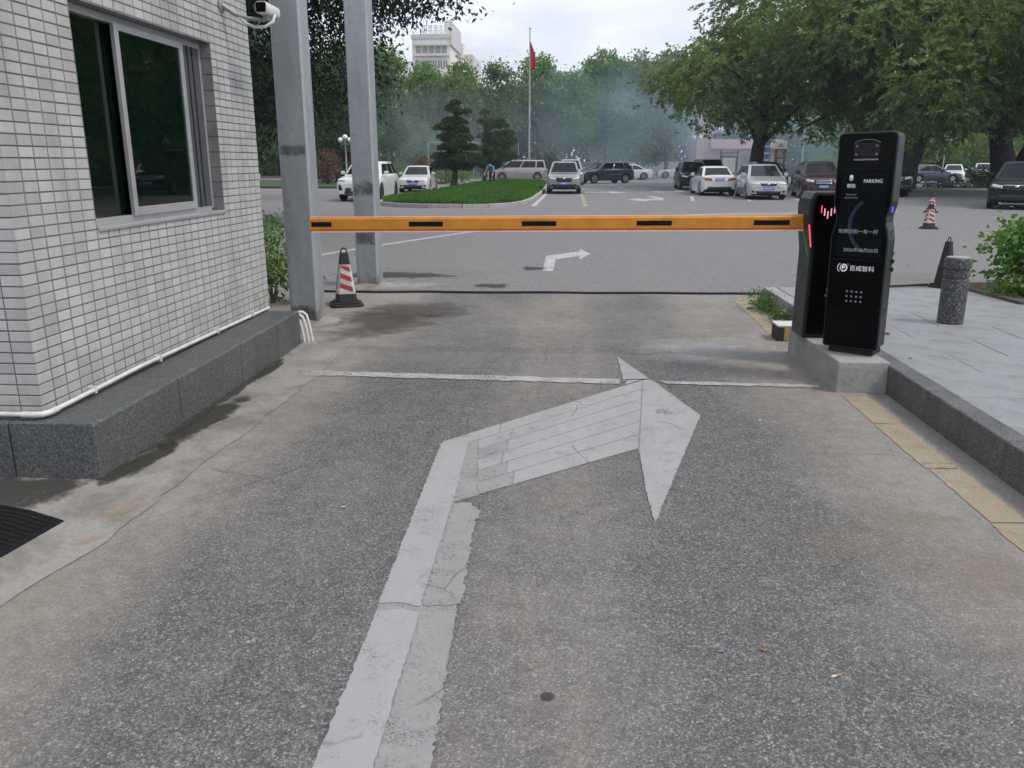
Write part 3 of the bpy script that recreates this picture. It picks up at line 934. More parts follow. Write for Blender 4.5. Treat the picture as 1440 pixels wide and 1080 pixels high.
def tile_geo(w, h, facing, mb, o=(0, 0, 0)):
    e, dp = 0.002, 0.004
    if facing == 'x':
        a = [(-dp, 0, 0), (-dp, w, 0), (-dp, w, h), (-dp, 0, h), (0, e, e), (0, w - e, e), (0, w - e, h - e), (0, e, h - e)]
        fs = [(4, 5, 6, 7), (0, 1, 5, 4), (1, 2, 6, 5), (2, 3, 7, 6), (3, 0, 4, 7)]
    else:
        a = [(0, dp, 0), (w, dp, 0), (w, dp, h), (0, dp, h), (e, 0, e), (w - e, 0, e), (w - e, 0, h - e), (e, 0, h - e)]
        fs = [(4, 5, 6, 7), (0, 1, 5, 4), (1, 2, 6, 5), (2, 3, 7, 6), (3, 0, 4, 7)]
    mb.add([(p[0] + o[0], p[1] + o[1], p[2] + o[2]) for p in a], fs)
cache = {}
rest = MB()
for i, (o, w, h, f) in enumerate(tiles):
    jit = _r.uniform(-0.0008, 0.0008)
    oo = (o[0] + (jit if f == 'x' else 0), o[1] + (jit if f == 'y' else 0), o[2])
    if i < 296:
        kk = (round(w, 3), round(h, 3), f)
        if kk not in cache:
            m = MB()
            tile_geo(w, h, f, m)
            cache[kk] = m.mesh('tile')
            cache[kk].materials.append(MAT['wall_tile'])
        t = link('tile', cache[kk], None)
        t.location = oo
        adopt(t, booth)
    else:
        tile_geo(w, h, f, rest, oo)
tr_ = adopt(rest.build('tiling', 'wall_tile'), booth)
tr_['kind'] = 'stuff'
# reveal tiles round the opening
rv = MB()
xr = xi - 0.19
k = 0
zz = WZ0
while zz < WZ1 - 0.01:
    ze = min(zz + TZ * 2, WZ1)
    rv.box(xr, XW - 0.002, WY1 - 0.006, WY1 + 0.004, zz + 0.003, ze - 0.003)
    rv.box(xr, XW - 0.002, WY0 - 0.004, WY0 + 0.006, zz + 0.003, ze - 0.003)
    zz = ze
yy = WY0 + 0.008
while yy < WY1 - 0.02:
    ye_ = min(yy + TY, WY1 - 0.008)
    rv.box(xr, XW - 0.002, yy + 0.003, ye_ - 0.003, WZ1 - 0.006, WZ1 + 0.004)
    yy = ye_
adopt(rv.build('window_reveal', 'reveal_tile'), booth)
# window: outer frame, fixed pane, sliding sash, folded inner sash, sill
win = adopt(MB().build('window', 'aluminium'), booth) if False else None
xf = XW - 0.115
fr = MB()
fr.box(xf - 0.05, xf + 0.03, WY0 + 0.007, WY0 + 0.045, WZ0 + 0.03, WZ1 - 0.007)
fr.box(xf - 0.05, xf + 0.03, WY1 - 0.045, WY1 - 0.007, WZ0 + 0.03, WZ1 - 0.007)
fr.box(xf - 0.05, xf + 0.03, WY0 + 0.045, WY1 - 0.045, WZ1 - 0.055, WZ1 - 0.007)
fr.box(xf - 0.05, xf + 0.03, WY0 + 0.045, WY1 - 0.045, WZ0 + 0.012, WZ0 + 0.05)
wfr = adopt(fr.build('window_frame', 'aluminium', None, 0.003), booth)
adopt(MB().box(xf - 0.02, xf - 0.014, WY0 + 0.05, 5.42, WZ0 + 0.052, WZ1 - 0.058).build('pane', 'booth_glass'), booth)
def sash(y0, y1, x, w, mat, wv=None):
    wv = wv or w
    m = MB()
    a, b = WZ0 + 0.045, WZ1 - 0.05
    m.box(x - 0.014, x + 0.014, y0, y0 + wv, a, b)
    m.box(x - 0.014, x + 0.014, y1 - wv, y1, a, b)
    m.box(x - 0.014, x + 0.014, y0 + wv, y1 - wv, b - w, b)
    m.box(x - 0.014, x + 0.014, y0 + wv, y1 - wv, a, a + w * 1.3)
    s_ = adopt(m.build('sash', mat, None, 0.002), booth)
    p = MB().box(x - 0.003, x + 0.003, y0 + wv, y1 - wv, a + w * 1.3, b - w).build('pane', 'booth_glass')
    p.parent = s_
    p.matrix_parent_inverse = (booth.matrix_basis @ s_.matrix_parent_inverse).inverted() if False else Matrix.Identity(4)
    return s_
sash(5.36, 6.31, xf + 0.036, 0.042, 'aluminium', 0.05)
sash(5.72, 6.60, xf - 0.012, 0.03, 'track_dark', 0.03)
adopt(MB().box(xf + 0.02, xf + 0.032, 6.33, WY1 - 0.05, WZ0 + 0.05, WZ1 - 0.055).build('screen_panel', 'screen_mesh'), booth)
adopt(MB().box(xf + 0.0315, xf + 0.042, 6.40, 6.412, WZ0 + 0.05, WZ1 - 0.055).box(xf + 0.0315, xf + 0.042, 6.48, 6.49, WZ0 + 0.05, WZ1 - 0.055).build('screen_track', 'track_dark'), booth)
adopt(MB().box(xf + 0.02, XW + 0.012, WY0 + 0.012, WY1 - 0.010, WZ0 - 0.012, WZ0 + 0.012).build('window_sill', 'aluminium', None, 0.004), booth)
# granite plinth blocks
pk = [3.945, 4.917, 5.95, 6.75, 7.372]
for a, b in zip(pk[:-1], pk[1:]):
    m = MB().prism([(-2.95, 0.0), (-2.478, 0.0), (-2.478, ZP - 0.014), (-2.492, ZP), (-2.95, ZP - 0.004)], a + 0.004, b - 0.004, 'y')
    adopt(m.build('granite_block', 'granite_plinth', None, 0.006), booth)
for k in range(3):
    b = -2.952 - k * 1.0
    m = MB().prism([(3.947, 0.0), (3.947, ZP - 0.014), (3.96, ZP - 0.002), (4.3, ZP - 0.006), (4.3, 0)], b - 0.996, b - 0.004, 'x')
    adopt(m.build('granite_block', 'granite_plinth', None, 0.006), booth)
adopt(MB().box(XB, -2.96, 4.31, 7.36, 0, ZP - 0.003).build('footing', 'cement'), booth)

# white conduit lying on the plinth, and the drain pipes at its far end
cd = thing('conduit_pipe', 'thin white plastic conduit running along the foot of the tiled wall', 'pipe', (-2.76, 5.8, ZP))
cp = [(-4.6, 3.995, ZP + 0.030), (-2.83, 3.998, ZP + 0.028), (-2.79, 4.005, ZP + 0.028), (-2.768, 4.04, ZP + 0.030), (-2.762, 4.3, ZP + 0.036), (-2.766, 5.0, ZP + 0.046), (-2.772, 6.0, ZP + 0.034), (-2.776, 7.0, ZP + 0.022), (-2.776, 7.40, ZP + 0.018)]
adopt(MB().tube(cp, 0.0135, 10).build('tube', 'pvc_white', None, 0, 40), cd)
adopt(MB().tube([(-2.90, 3.997, ZP + 0.028), (-2.83, 3.998, ZP + 0.028), (-2.79, 4.005, ZP + 0.028), (-2.768, 4.04, ZP + 0.030), (-2.762, 4.10, ZP + 0.032)], 0.017, 10).build('elbow', 'pvc_white', None, 0, 40), cd)
for yc in (4.45, 5.25, 6.2, 6.95):
    adopt(MB().box(-2.80, -2.748, yc, yc + 0.018, ZP + 0.018, ZP + 0.062).build('clip', 'pvc_white', None, 0.003), cd)
dp = thing('drain_pipes', 'three white drain pipes bending into the ground behind the granite plinth', 'pipe', (-2.5, 7.45, 0))
for k, dx in enumerate((0.0, 0.035, 0.065)):
    adopt(MB().tube([(-2.62 + dx, 7.40 + 0.02 * k, 0.245 + 0.02 * k), (-2.54 + dx, 7.41 + 0.02 * k, 0.25 + 0.02 * k), (-2.505 + dx, 7.41 + 0.02 * k, 0.225 + 0.02 * k), (-2.485 + dx, 7.42 + 0.02 * k, 0.16), (-2.46 + dx, 7.42 + 0.02 * k, -0.02)], 0.014, 10).build('tube', 'pvc_white', None, 0, 40), dp)

# bullet camera on a bracket high on the booth wall
cc = thing('security_camera', 'white bullet security camera on a bracket at the booth corner', 'camera', (-2.80, 7.0, 2.83))
adopt(MB().lathe([(0.055, 0), (0.055, 0.012), (0.04, 0.02)], 18, 0, Matrix.Translation((-2.80, 6.93, 2.86)) @ Matrix.Rotation(R(90), 4, 'Y')).build('wall_plate', 'aluminium_dull', None, 0, 30), cc)
adopt(MB().tube([(-2.79, 6.93, 2.86), (-2.70, 6.96, 2.80), (-2.60, 6.98, 2.768), (-2.47, 7.0, 2.755)], [0.022, 0.02, 0.016, 0.016], 10).build('bracket_arm', 'aluminium_dull', None, 0, 40), cc)
adopt(MB().tube([(-2.68, 6.965, 2.79), (-2.62, 6.97, 2.73), (-2.54, 6.97, 2.700), (-2.46, 6.975, 2.705), (-2.405, 7.0, 2.745), (-2.40, 7.04, 2.80)], 0.013, 10).build('cable_loop', 'pvc_white', None, 0, 40), cc)
hb = MB()
ring = []
for yv, s_ in ((6.88, 1.0), (6.90, 1.04), (7.18, 1.04), (7.2, 0.95)):
    ring.append([(-2.455 + 0.048 * s_ * (abs(math.cos(a)) ** 0.6) * math.copysign(1, math.cos(a)), yv, 2.835 + 0.046 * s_ * (abs(math.sin(a)) ** 0.6) * math.copysign(1, math.sin(a))) for a in [2 * math.pi * i / 16 for i in range(16)]])
hv = [p for rg in ring for p in rg]
hf = [(i * 16 + k, i * 16 + (k + 1) % 16, (i + 1) * 16 + (k + 1) % 16, (i + 1) * 16 + k) for i in range(3) for k in range(16)] + [tuple(range(16))[::-1], tuple(range(48, 64))]
body = adopt(hb.add(hv, hf).build('camera_body', 'sign_white', None, 0, 40), cc)
adopt(MB().prism([(-2.493, 2.80), (-2.417, 2.80), (-2.413, 2.865), (-2.425, 2.872), (-2.485, 2.872), (-2.497, 2.865)], 6.872, 6.89, 'y').build('lens_cover', 'panel_gloss', None, 0.004), cc)
adopt(MB().box(-2.475, -2.435, 6.97, 7.03, 2.752, 2.792).build('mount', 'aluminium_dull', None, 0.004), cc)

# ------------------------------------------------------------------ steel posts
for k, (x0, y0, lab) in enumerate([(-2.90, 8.32, 'galvanised square steel post beside the guard booth'), (-2.86, 10.98, 'galvanised square steel post standing behind the orange barrier arm')]):
    p = thing('steel_post', lab, 'post', (x0 + 0.15, y0 + 0.15, 0), group='galvanised steel posts')
    sh = MB().prism([(-0.15, -0.13), (-0.13, -0.15), (0.13, -0.15), (0.15, -0.13), (0.15, 0.13), (0.13, 0.15), (-0.13, 0.15), (-0.15, 0.13)], -0.02, 6.4).build('shaft', 'galvanised_steel', p, 0.004)
    sh.rotation_euler = (0, 0, 0.02 * (1 - 2 * k))
    MB().lathe([(0.36, -0.01), (0.33, 0.012), (0.20, 0.035), (0.16, 0.05)], 14, 0, Matrix.Rotation(0.3, 4, 'Z')).build('mortar_base', 'cement', p, 0, 60)
    if k == 0:
        MB().box(-0.151, 0.10, -0.1525, -0.149, 1.76, 1.86).build('tape_mark', 'track_dark', p) if False else None

def smudge(x0, x1, y, z0, z1, parent, n=8):
    V = [(lerp_(x0, x1, i / n), y, lerp_(z0, z1, j / n)) for i in range(n + 1) for j in range(n + 1)]
    A = [0.75 - 0.6 * max(abs(2 * j / n - 1) ** 3, 0.3 * abs(2 * i / n - 1) ** 4) for i in range(n + 1) for j in range(n + 1)]
    F = [(i * (n + 1) + j, (i + 1) * (n + 1) + j, (i + 1) * (n + 1) + j + 1, i * (n + 1) + j + 1) for i in range(n) for j in range(n)]
    me = bpy.data.meshes.new('tape_residue')
    me.from_pydata(V, [], F)
    at = me.attributes.new('fade', 'FLOAT', 'POINT')
    at.data.foreach_set('value', A)
    return link('tape_residue', me, 'stain_post', parent)
def lerp_(a, b, t): return a + (b - a) * t
mat_stain('stain_post', (0.10, 0.105, 0.11), 0.6, 0.35, 0.85, 9.0, 0.75)
posts = [o for o in COL.objects if o.name.startswith('steel_post')]
smudge(-0.13, 0.13, -0.1535, 1.70, 1.83, posts[0])
smudge(-0.13, 0.13, -0.1535, 0.02, 0.22, posts[0])
smudge(-0.13, 0.13, -0.1535, 1.20, 1.42, posts[1])
smudge(-0.13, 0.13, -0.1535, 0.55, 0.80, posts[1])

# ------------------------------------------------------------------ traffic cones
def cone_mesh(stripes, top_mat='cone_black'):
    pass
def traffic_cone(loc, rz, label, h=0.62, full=True, tilt=0.0, black=False):
    t = thing('traffic_cone', label, 'traffic cone', loc, rz, 'traffic cones')
    t.rotation_euler = (tilt, 0, rz)
    b0, b1, zb = 0.125, 0.048, 0.055
    def hw(z): return b0 + (b1 - b0) * (z - zb) / (h - zb)
    def ring(z, e=0.0):
        w = hw(z) + e
        c = w * 0.28
        return [(-w + c, -w, z), (w - c, -w, z), (w, -w + c, z), (w, w - c, z), (w - c, w, z), (-w + c, w, z), (-w, w - c, z), (-w, -w + c, z)]
    def loft(zs, name, mat, e=0.0, parent=t, cap=True):
        m = MB()
        vs = [p for z in zs for p in ring(z, e)]
        fs = [(i * 8 + k, i * 8 + (k + 1) % 8, (i + 1) * 8 + (k + 1) % 8, (i + 1) * 8 + k) for i in range(len(zs) - 1) for k in range(8)]
        fs += [tuple(range(8))[::-1], tuple(range((len(zs) - 1) * 8, len(zs) * 8))]
        return m.add(vs, fs).build(name, mat, parent, 0.004)
    MB().prism([(-0.19, -0.15), (-0.15, -0.19), (0.15, -0.19), (0.19, -0.15), (0.19, 0.15), (0.15, 0.19), (-0.15, 0.19), (-0.19, 0.15)], 0.0, 0.032).prism([(-0.15, -0.15), (0.15, -0.15), (0.15, 0.15), (-0.15, 0.15)], 0.033, zb).build('base', 'cone_black', t, 0.006)
    loft([zb + 0.001, 0.15], 'lower_body', 'cone_black')
    loft([0.15, 0.49], 'sleeve', 'cone_black' if black else 'cone_white')
    loft([0.49, 0.585, h], 'top', 'cone_black', -0.001)
    MB().tube([(-0.034, 0, h - 0.01), (-0.032, 0, h + 0.03), (-0.018, 0, h + 0.052), (0, 0, h + 0.058), (0.018, 0, h + 0.052), (0.032, 0, h + 0.03), (0.034, 0, h - 0.01)], 0.009, 8).build('handle', 'cone_black', t, 0, 40)
    # slanted red bands on the four faces, one skin of film each
    for fc in (range(4) if not black else ()):
        rot = Matrix.Rotation(fc * math.pi / 2, 4, 'Z')
        m = MB()
        for q in range(3):
            zc = 0.20 + q * 0.115
            sl_ = 0.045 if fc % 2 == 0 else -0.045
            p = []
            for u, dz in ((-0.72, sl_), (0.72, -sl_), (0.72, -sl_ + 0.095), (-0.72, sl_ + 0.095)):
                z = min(0.488, max(0.152, zc + dz * 0.6))
                p.append(rot @ Vector((u * hw(z), -hw(z) - 0.0015, z)))
            m.add(p, [(0, 1, 2, 3)])
        m.build('red_band', 'cone_red', t)
    return t
traffic_cone((-2.62, 9.52, 0), R(20), 'grubby traffic cone with red and white bands between the two steel posts')
c2 = traffic_cone((5.13, 11.5, 0), R(30), 'black traffic cone half hidden behind the speckled granite bollard', black=True)
c2.scale = (0.80, 0.80, 1.0)
MB().add([(-0.10, -0.108, 0.15), (-0.03, -0.111, 0.13), (-0.03, -0.097, 0.27), (-0.09, -0.094, 0.29)], [(0, 1, 2, 3)]).build('torn_sleeve', 'cone_white', c2)
MB().add([(-0.10, -0.1095, 0.16), (-0.06, -0.111, 0.15), (-0.06, -0.105, 0.20), (-0.095, -0.103, 0.22)], [(0, 1, 2, 3)]).build('red_band', 'cone_red', c2)
traffic_cone((9.23, 21.95, 0), R(5), 'traffic cone nearer of the two on the lot past the kiosk')
traffic_cone((12.28, 29.2, 0), R(10), 'traffic cone farther of the two on the lot past the kiosk')

# ------------------------------------------------------------------ concrete base, barrier and kiosk
ped = tag(MB().prism([(2.005, 5.985), (2.372, 5.985), (2.372, 7.29), (1.99, 7.32)], -0.01, 0.235).build('kiosk_base', 'pedestal_concrete', None, 0.008), 'pale concrete base under the black kiosk and barrier cabinet', 'concrete base')
ped.location = (0, 0, 0)
blk = thing('kerb_block', 'small yellow and black painted block behind the concrete base', 'block', (2.1, 7.9, 0))
adopt(MB().box(2.015, 2.34, 7.80, 8.06, 0.0, 0.135).build('block_body', 'block_yellow', None, 0.008), blk)
adopt(MB().box(2.012, 2.345, 7.797, 8.065, 0.136, 0.15).build('top_slab', 'curb_white', None, 0.004), blk)
adopt(MB().box(2.008, 2.075, 7.796, 8.0, 0.005, 0.13).build('black_band', 'block_black', None, 0.003), blk)

bar = thing('barrier_gate', 'black barrier cabinet with a lowered orange boom arm', 'barrier', (2.12, 6.98, 0.235))
bx0, bx1, by0, by1 = 1.955, 2.33, 6.815, 7.17
def bz(*a): return [(x, z + 0.235) for x, z in a]
outl = bz((1.962, 0.0), (2.325, 0.0), (2.325, 1.13), (2.28, 1.185), (1.965, 1.185), (1.935, 1.13), (1.925, 1.08), (1.930, 0.94), (1.952, 0.80), (1.966, 0.70))
m = MB().prism(outl, by0 + 0.02, by1, 'y')
bd = adopt(m.build('cabinet', 'cabinet_body', None, 0.012), bar)
inn = bz((1.992, 0.035), (2.30, 0.035), (2.30, 1.12), (2.265, 1.16), (1.99, 1.16), (1.968, 1.12), (1.962, 1.07), (1.966, 0.95), (1.986, 0.80), (1.996, 0.69))
adopt(MB().prism(inn, by0 + 0.006, by0 + 0.0225, 'y').build('front_panel', 'panel_gloss', None, 0.004), bar)
adopt(MB().box(1.97, 2.318, by0 + 0.035, by1 - 0.01, 0.2355, 0.262).build('foot', 'car_under', None, 0.003), bar) if False else None
for k in range(5):
    zt = 1.315 - 0.022 * (2 - abs(2 - k))
    x = 2.018 + k * 0.0255
    adopt(MB().box(x, x + 0.008, by0 + 0.002, by0 + 0.006, zt - 0.058, zt).build('led_bar', 'led_red' if k in (0,) else 'led_pink'), bar)
def slant(x0, z0, x1, z1, w, y0, y1):
    d = Vector((x1 - x0, z1 - z0)).normalized()
    nn = Vector((-d.y, d.x)) * w / 2
    return MB().prism([(x0 + nn.x, z0 + nn.y), (x1 + nn.x, z1 + nn.y), (x1 - nn.x, z1 - nn.y), (x0 - nn.x, z0 - nn.y)], y0, y1, 'y')
adopt(slant(1.938, 1.165, 1.966, 0.985, 0.010, by0 + 0.012, by0 + 0.021).build('led_strip', 'led_red'), bar)
adopt(MB().add([(1.9265, 7.02, 1.13), (1.9265, 7.04, 1.13), (1.952, 6.85, 0.90), (1.952, 6.83, 0.90)], [(0, 1, 2, 3)]).build('side_strip', 'led_green'), bar) if False else None
adopt(MB().tube([(1.929, 7.04, 1.17), (1.941, 6.93, 1.05), (1.957, 6.86, 0.90)], 0.004, 6).build('side_strip', 'led_green'), bar)
adopt(MB().tube([(2.145 + 0.022 * math.cos(a), by0 + 0.005, 0.645 + 0.028 * math.sin(a)) for a in [R(80 + 20 * i) for i in range(11)]], 0.002, 5).build('emblem_ring', 'print_dim'), bar)
adopt(MB().tube([(2.145 + 0.014 * math.cos(a), by0 + 0.005, 0.645 + 0.018 * math.sin(a)) for a in [R(80 + 20 * i) for i in range(11)]], 0.002, 5).build('emblem_ring', 'print_dim'), bar)
adopt(MB().tube([(2.14 + 0.026 * math.cos(a), by0 + 0.005, 0.595 + 0.010 * math.sin(a)) for a in [R(60 + 30 * i) for i in range(9)]], 0.002, 5).build('emblem_ring', 'print_dim'), bar)
# boom arm: an octagonal tube, its long axis tipped a touch
arm = thing('boom_arm', None, None)
arm.parent = bar
del_keys = [k for k in arm.keys() if k in ('label', 'category')]
for k in del_keys: del arm[k]
arm.location = (1.985 - 2.12, 7.0 - 6.98, 1.172 - 0.235)
arm.rotation_euler = (0, R(-0.50), 0)
hA, dA, cA = 0.057, 0.026, 0.014
prof = [(-dA, -hA + cA), (-dA + 0.012, -hA), (dA - 0.012, -hA), (dA, -hA + cA), (dA, hA - cA), (dA - 0.012, hA), (-dA + 0.012, hA), (-dA, hA - cA)]
MB().prism(prof, -4.175, 0.0, 'x').build('beam', 'arm_orange', arm, 0.002)
MB().prism([(p[0] * 1.05, p[1] * 1.03) for p in prof], -4.187, -4.1755, 'x').build('end_cap', 'arm_orange', arm, 0.002)
MB().box(-4.17, -0.02, -dA + 0.004, dA - 0.004, -hA - 0.011, -hA - 0.001).build('light_strip', 'arm_strip', arm)
MB().box(-4.17, -0.02, -dA + 0.010, dA - 0.010, hA + 0.001, hA + 0.005).build('light_strip', 'arm_strip', arm)
for k in range(5):
    x1 = -0.165 - k * 0.958
    x0 = max(x1 - 0.29, -4.172)
    MB().box(x0, x1, -dA - 0.0022, -dA - 0.0002, -0.020, 0.020).build('black_patch', 'arm_black', arm)
    MB().box(x0, x1, dA + 0.0002, dA + 0.0022, -0.020, 0.020).build('black_patch', 'arm_black', arm)

# kiosk
kio = thing('parking_kiosk', 'tall black number-plate kiosk with a dark screen on the concrete base', 'parking kiosk', (2.151, 6.238, 0.237), R(-36.25))
kio.rotation_euler = (0, R(-1.0), R(-36.25))
def outline(ins=0.0):
    pts = [(0.19, 0.045), (0.205, 0.06), (0.207, 0.86), (0.196, 0.93), (0.180, 0.985), (0.180, 1.03), (0.198, 1.09), (0.206, 1.13), (0.207, 1.585), (0.197, 1.612), (0.170, 1.622)]
    half = [(x - ins, (0.045 + ins if z == 0.045 else (1.622 - ins if z == 1.622 else z - (ins if z > 1.6 else 0)))) for x, z in pts]
    return half + [(-x, z) for x, z in half[::-1]]
bodyk = MB().prism(outline(), 0.006, 0.05, 'y').build('bezel', 'cabinet_body', kio, 0.008)
side = [(x * 0.93, z) for x, z in outline(0.004)]
MB().prism(side, 0.0505, 0.235, 'y').build('housing', 'cabinet_body', kio, 0.02)
MB().box(-0.165, 0.165, 0.04, 0.225, 0.0, 0.05).build('foot', 'car_under', kio, 0.004)
MB().prism(outline(0.011), 0.000, 0.0065, 'y').build('front_panel', 'panel_gloss', kio, 0.002)
scr = MB().box(-0.155, 0.165, -0.0012, -0.0002, 0.735, 1.345).build('screen', 'panel_screen', kio)
MB().prism([(-0.085, 1.45), (0.085, 1.45), (0.092, 1.53), (0.075, 1.55), (-0.075, 1.55), (-0.092, 1.53)], -0.003, -0.0002, 'y').build('lens_window', 'lens_grey', kio, 0.001)
MB().tube([(0.10 * math.cos(a), -0.002, 1.528 + 0.042 * math.sin(a)) for a in [R(25 + 13 * i) for i in range(11)]], 0.0025, 6).build('lens_arc', 'hole_grey', kio)
MB().box(-0.085, 0.085, -0.008, -0.0003, 1.425, 1.437).build('lens_ledge', 'hole_grey', kio, 0.002)
for x, z in ((-0.07, 1.525), (0.07, 1.525), (-0.07, 1.468), (0.07, 1.468)):
    MB().lathe([(0.008, 0), (0.008, 0.003)], 12, 0, Matrix.Translation((x, -0.003, z)) @ Matrix.Rotation(R(90), 4, 'X')).build('infrared_lamp', 'hole_grey', kio)
yt = -0.0018
place_text('PARKING', 0.0, 0.128, 1.268, 1.294, yt, 'print_white', scr)
place_text('帮助', -0.118, -0.058, 1.232, 1.262, yt, 'print_white', scr)
icon = MB()
icon.lathe([(0.013, 0), (0.013, 0.0006)], 14, 0, Matrix.Translation((-0.09, yt + 0.0004, 1.312)) @ Matrix.Rotation(R(90), 4, 'X'))
icon.box(-0.102, -0.096, yt - 0.0003, yt, 1.288, 1.300).box(-0.084, -0.078, yt - 0.0003, yt, 1.288, 1.300).box(-0.094, -0.086, yt - 0.0003, yt, 1.283, 1.289)
icon.build('help_icon', 'print_white', scr)
place_text('Powered by', -0.118, -0.045, 1.178, 1.190, yt, 'print_dim', scr)
place_text('Openharmony', -0.128, -0.032, 1.156, 1.168, yt, 'print_dim', scr)
def crescent(r_out, off, r_in, a0, a1, n=26):
    cx, cz = 0.135, 0.965
    o_ = [(cx + r_out * math.cos(R(a0 + (a1 - a0) * i / n)), cz + r_out * math.sin(R(a0 + (a1 - a0) * i / n))) for i in range(n + 1)]
    i_ = [(cx + off + r_in * math.cos(R(a0 + (a1 - a0) * i / n)), cz + r_in * math.sin(R(a0 + (a1 - a0) * i / n))) for i in range(n + 1)]
    V = [(x, 0, z) for x, z in o_ + i_]
    F = [(i, i + 1, n + 2 + i, n + 1 + i) for i in range(n)]
    return MB().add([(v[0], yt + 0.0004, v[2]) for v in V], F)
crescent(0.220, 0.0, 0.2165, 128, 236).build('planet_limb', 'planet_blue', scr)
crescent(0.216, 0.012, 0.206, 128, 236).build('planet_glow', 'planet_deep', scr)
place_text('车牌识别一车一杆', -0.150, 0.132, 0.905, 0.938, yt - 0.0006, 'print_dim', scr)
place_text('2026年08月05日', -0.105, 0.140, 0.772, 0.802, yt, 'print_dim', scr)
place_text('百威智科', -0.045, 0.130, 0.632, 0.672, yt, 'print_white', kio)
place_text('®', -0.066, -0.054, 0.672, 0.684, yt, 'print_dim', kio)
lg = MB()
def disc_arc(cx, cz, r0, r1, a0, a1, n=16):
    V, F = [], []
    for i in range(n + 1):
        a = R(a0 + (a1 - a0) * i / n)
        V += [(cx + r0 * math.cos(a), yt, cz + r0 * math.sin(a)), (cx + r1 * math.cos(a), yt, cz + r1 * math.sin(a))]
    for i in range(n):
        F.append((2 * i, 2 * i + 1, 2 * i + 3, 2 * i + 2))
    lg.add(V, F)
disc_arc(-0.092, 0.652, 0.020, 0.030, -120, 100)
disc_arc(-0.092, 0.652, 0.020, 0.026, 100, 230)
disc_arc(-0.098, 0.652, 0.034, 0.039, 120, 235)
lg.add([(-0.104, yt, 0.640), (-0.097, yt, 0.640), (-0.097, yt, 0.668), (-0.104, yt, 0.664)], [(0, 1, 2, 3)])
lg.add([(-0.097, yt, 0.668), (-0.082, yt, 0.664), (-0.080, yt, 0.652), (-0.097, yt, 0.644)], [(0, 1, 2, 3)])
lg.build('logo', 'print_white', kio)
for r_ in range(3):
    for c_ in range(4):
        MB().lathe([(0.0082, 0), (0.0082, 0.0015)], 12, 0, Matrix.Translation((-0.050 + c_ * 0.0345, -0.0002, 0.405 + r_ * 0.036)) @ Matrix.Rotation(R(90), 4, 'X')).build('speaker_hole', 'hole_grey', kio)
for z in (0.715, 1.365):
    MB().box(-0.19, 0.19, -0.0010, -0.0002, z, z + 0.002).build('panel_seam', 'hole_grey' if False else 'lens_grey', kio)
for x, z in ((-0.185, 0.08), (0.185, 0.08), (-0.185, 1.585), (0.185, 1.585)):
    MB().lathe([(0.005, 0), (0.005, 0.002)], 10, 0, Matrix.Translation((x, -0.0002, z)) @ Matrix.Rotation(R(90), 4, 'X')).build('screw', 'lens_grey', kio)
MB().box(0.198, 0.2085, 0.03, 0.045, 1.06, 1.10).build('status_light', 'led_blue', kio, 0.002)
for z in (0.88, 0.90, 0.92, 0.30, 0.32, 0.34):
    MB().box(0.1915, 0.1965, 0.10, 0.12, z, z + 0.008).build('vent_slot', 'car_under', kio)
for z in (0.68, 0.74, 0.62):
    MB().box(0.188, 0.203, 0.20, 0.225, z, z + 0.03).build('hinge', 'hole_grey' if z > 0.7 else 'car_trim', kio, 0.003)

# ------------------------------------------------------------------ granite bollard
bo = thing('granite_bollard', 'dark speckled granite bollard with two grooves on the pavement', 'bollard', (3.565, 7.755, ZS))
MB().lathe([(0.112, -0.01), (0.112, 0.405), (0.100, 0.415), (0.100, 0.43), (0.113, 0.437), (0.113, 0.485), (0.102, 0.492), (0.102, 0.507), (0.116, 0.514), (0.117, 0.588), (0.112, 0.604), (0.100, 0.6085), (0.04, 0.609)], 32).build('shaft', 'granite_bollard', bo, 0, 35)
MB().lathe([(0.100, 0.6085), (0.098, 0.6115), (0.06, 0.614), (0.01, 0.615)], 32).build('cap', 'bollard_cap', bo, 0, 35)

# ------------------------------------------------------------------ cables, rubber ramp, litter
def cable(pts, r, label, mat='cable_black', name='power_cable'):
    return tag(MB().tube(pts, r, 8).build(name, mat, None, 0, 50), label, 'cable')
_c = random.Random(9)
cable([(-3.6 + i * 0.3, 10.46 + 0.011 * i + 0.02 * math.sin(i * 1.3) + _c.uniform(-0.008, 0.008), 0.016) for i in range(20)] + [(2.33, 10.66, 0.016), (2.9, 10.75, 0.016), (3.6, 11.1, 0.016), (4.42, 11.45, 0.016), (5.2, 11.72, 0.016), (6.0, 11.85, 0.016), (7.5, 12.0, 0.016)], 0.015, 'black cable lying straight across the asphalt under the boom arm')
rr = thing('rubber_ramp', 'black ribbed rubber kerb ramp lying near the booth corner', 'ramp', (-2.7, 3.35, 0))
prof = [(0.0, 0.0), (0.06, 0.015), (0.12, 0.045), (0.19, 0.070), (0.30, 0.085), (0.38, 0.086), (0.40, 0.0)]
rm = Matrix.Translation((-2.38, 3.24, 0.0)) @ Matrix.Rotation(R(172), 4, 'Z')
m = MB().prism([(x, z) for x, z in [(0.0, 0.004), (0.20, 0.045), (0.34, 0.055), (1.2, 0.058), (1.2, 0.004)]], -0.20, 0.20, 'y')
m.v = [rm @ Vector(p) for p in m.v]
adopt(m.build('ramp_body', 'black_rubber', None, 0.01), rr)
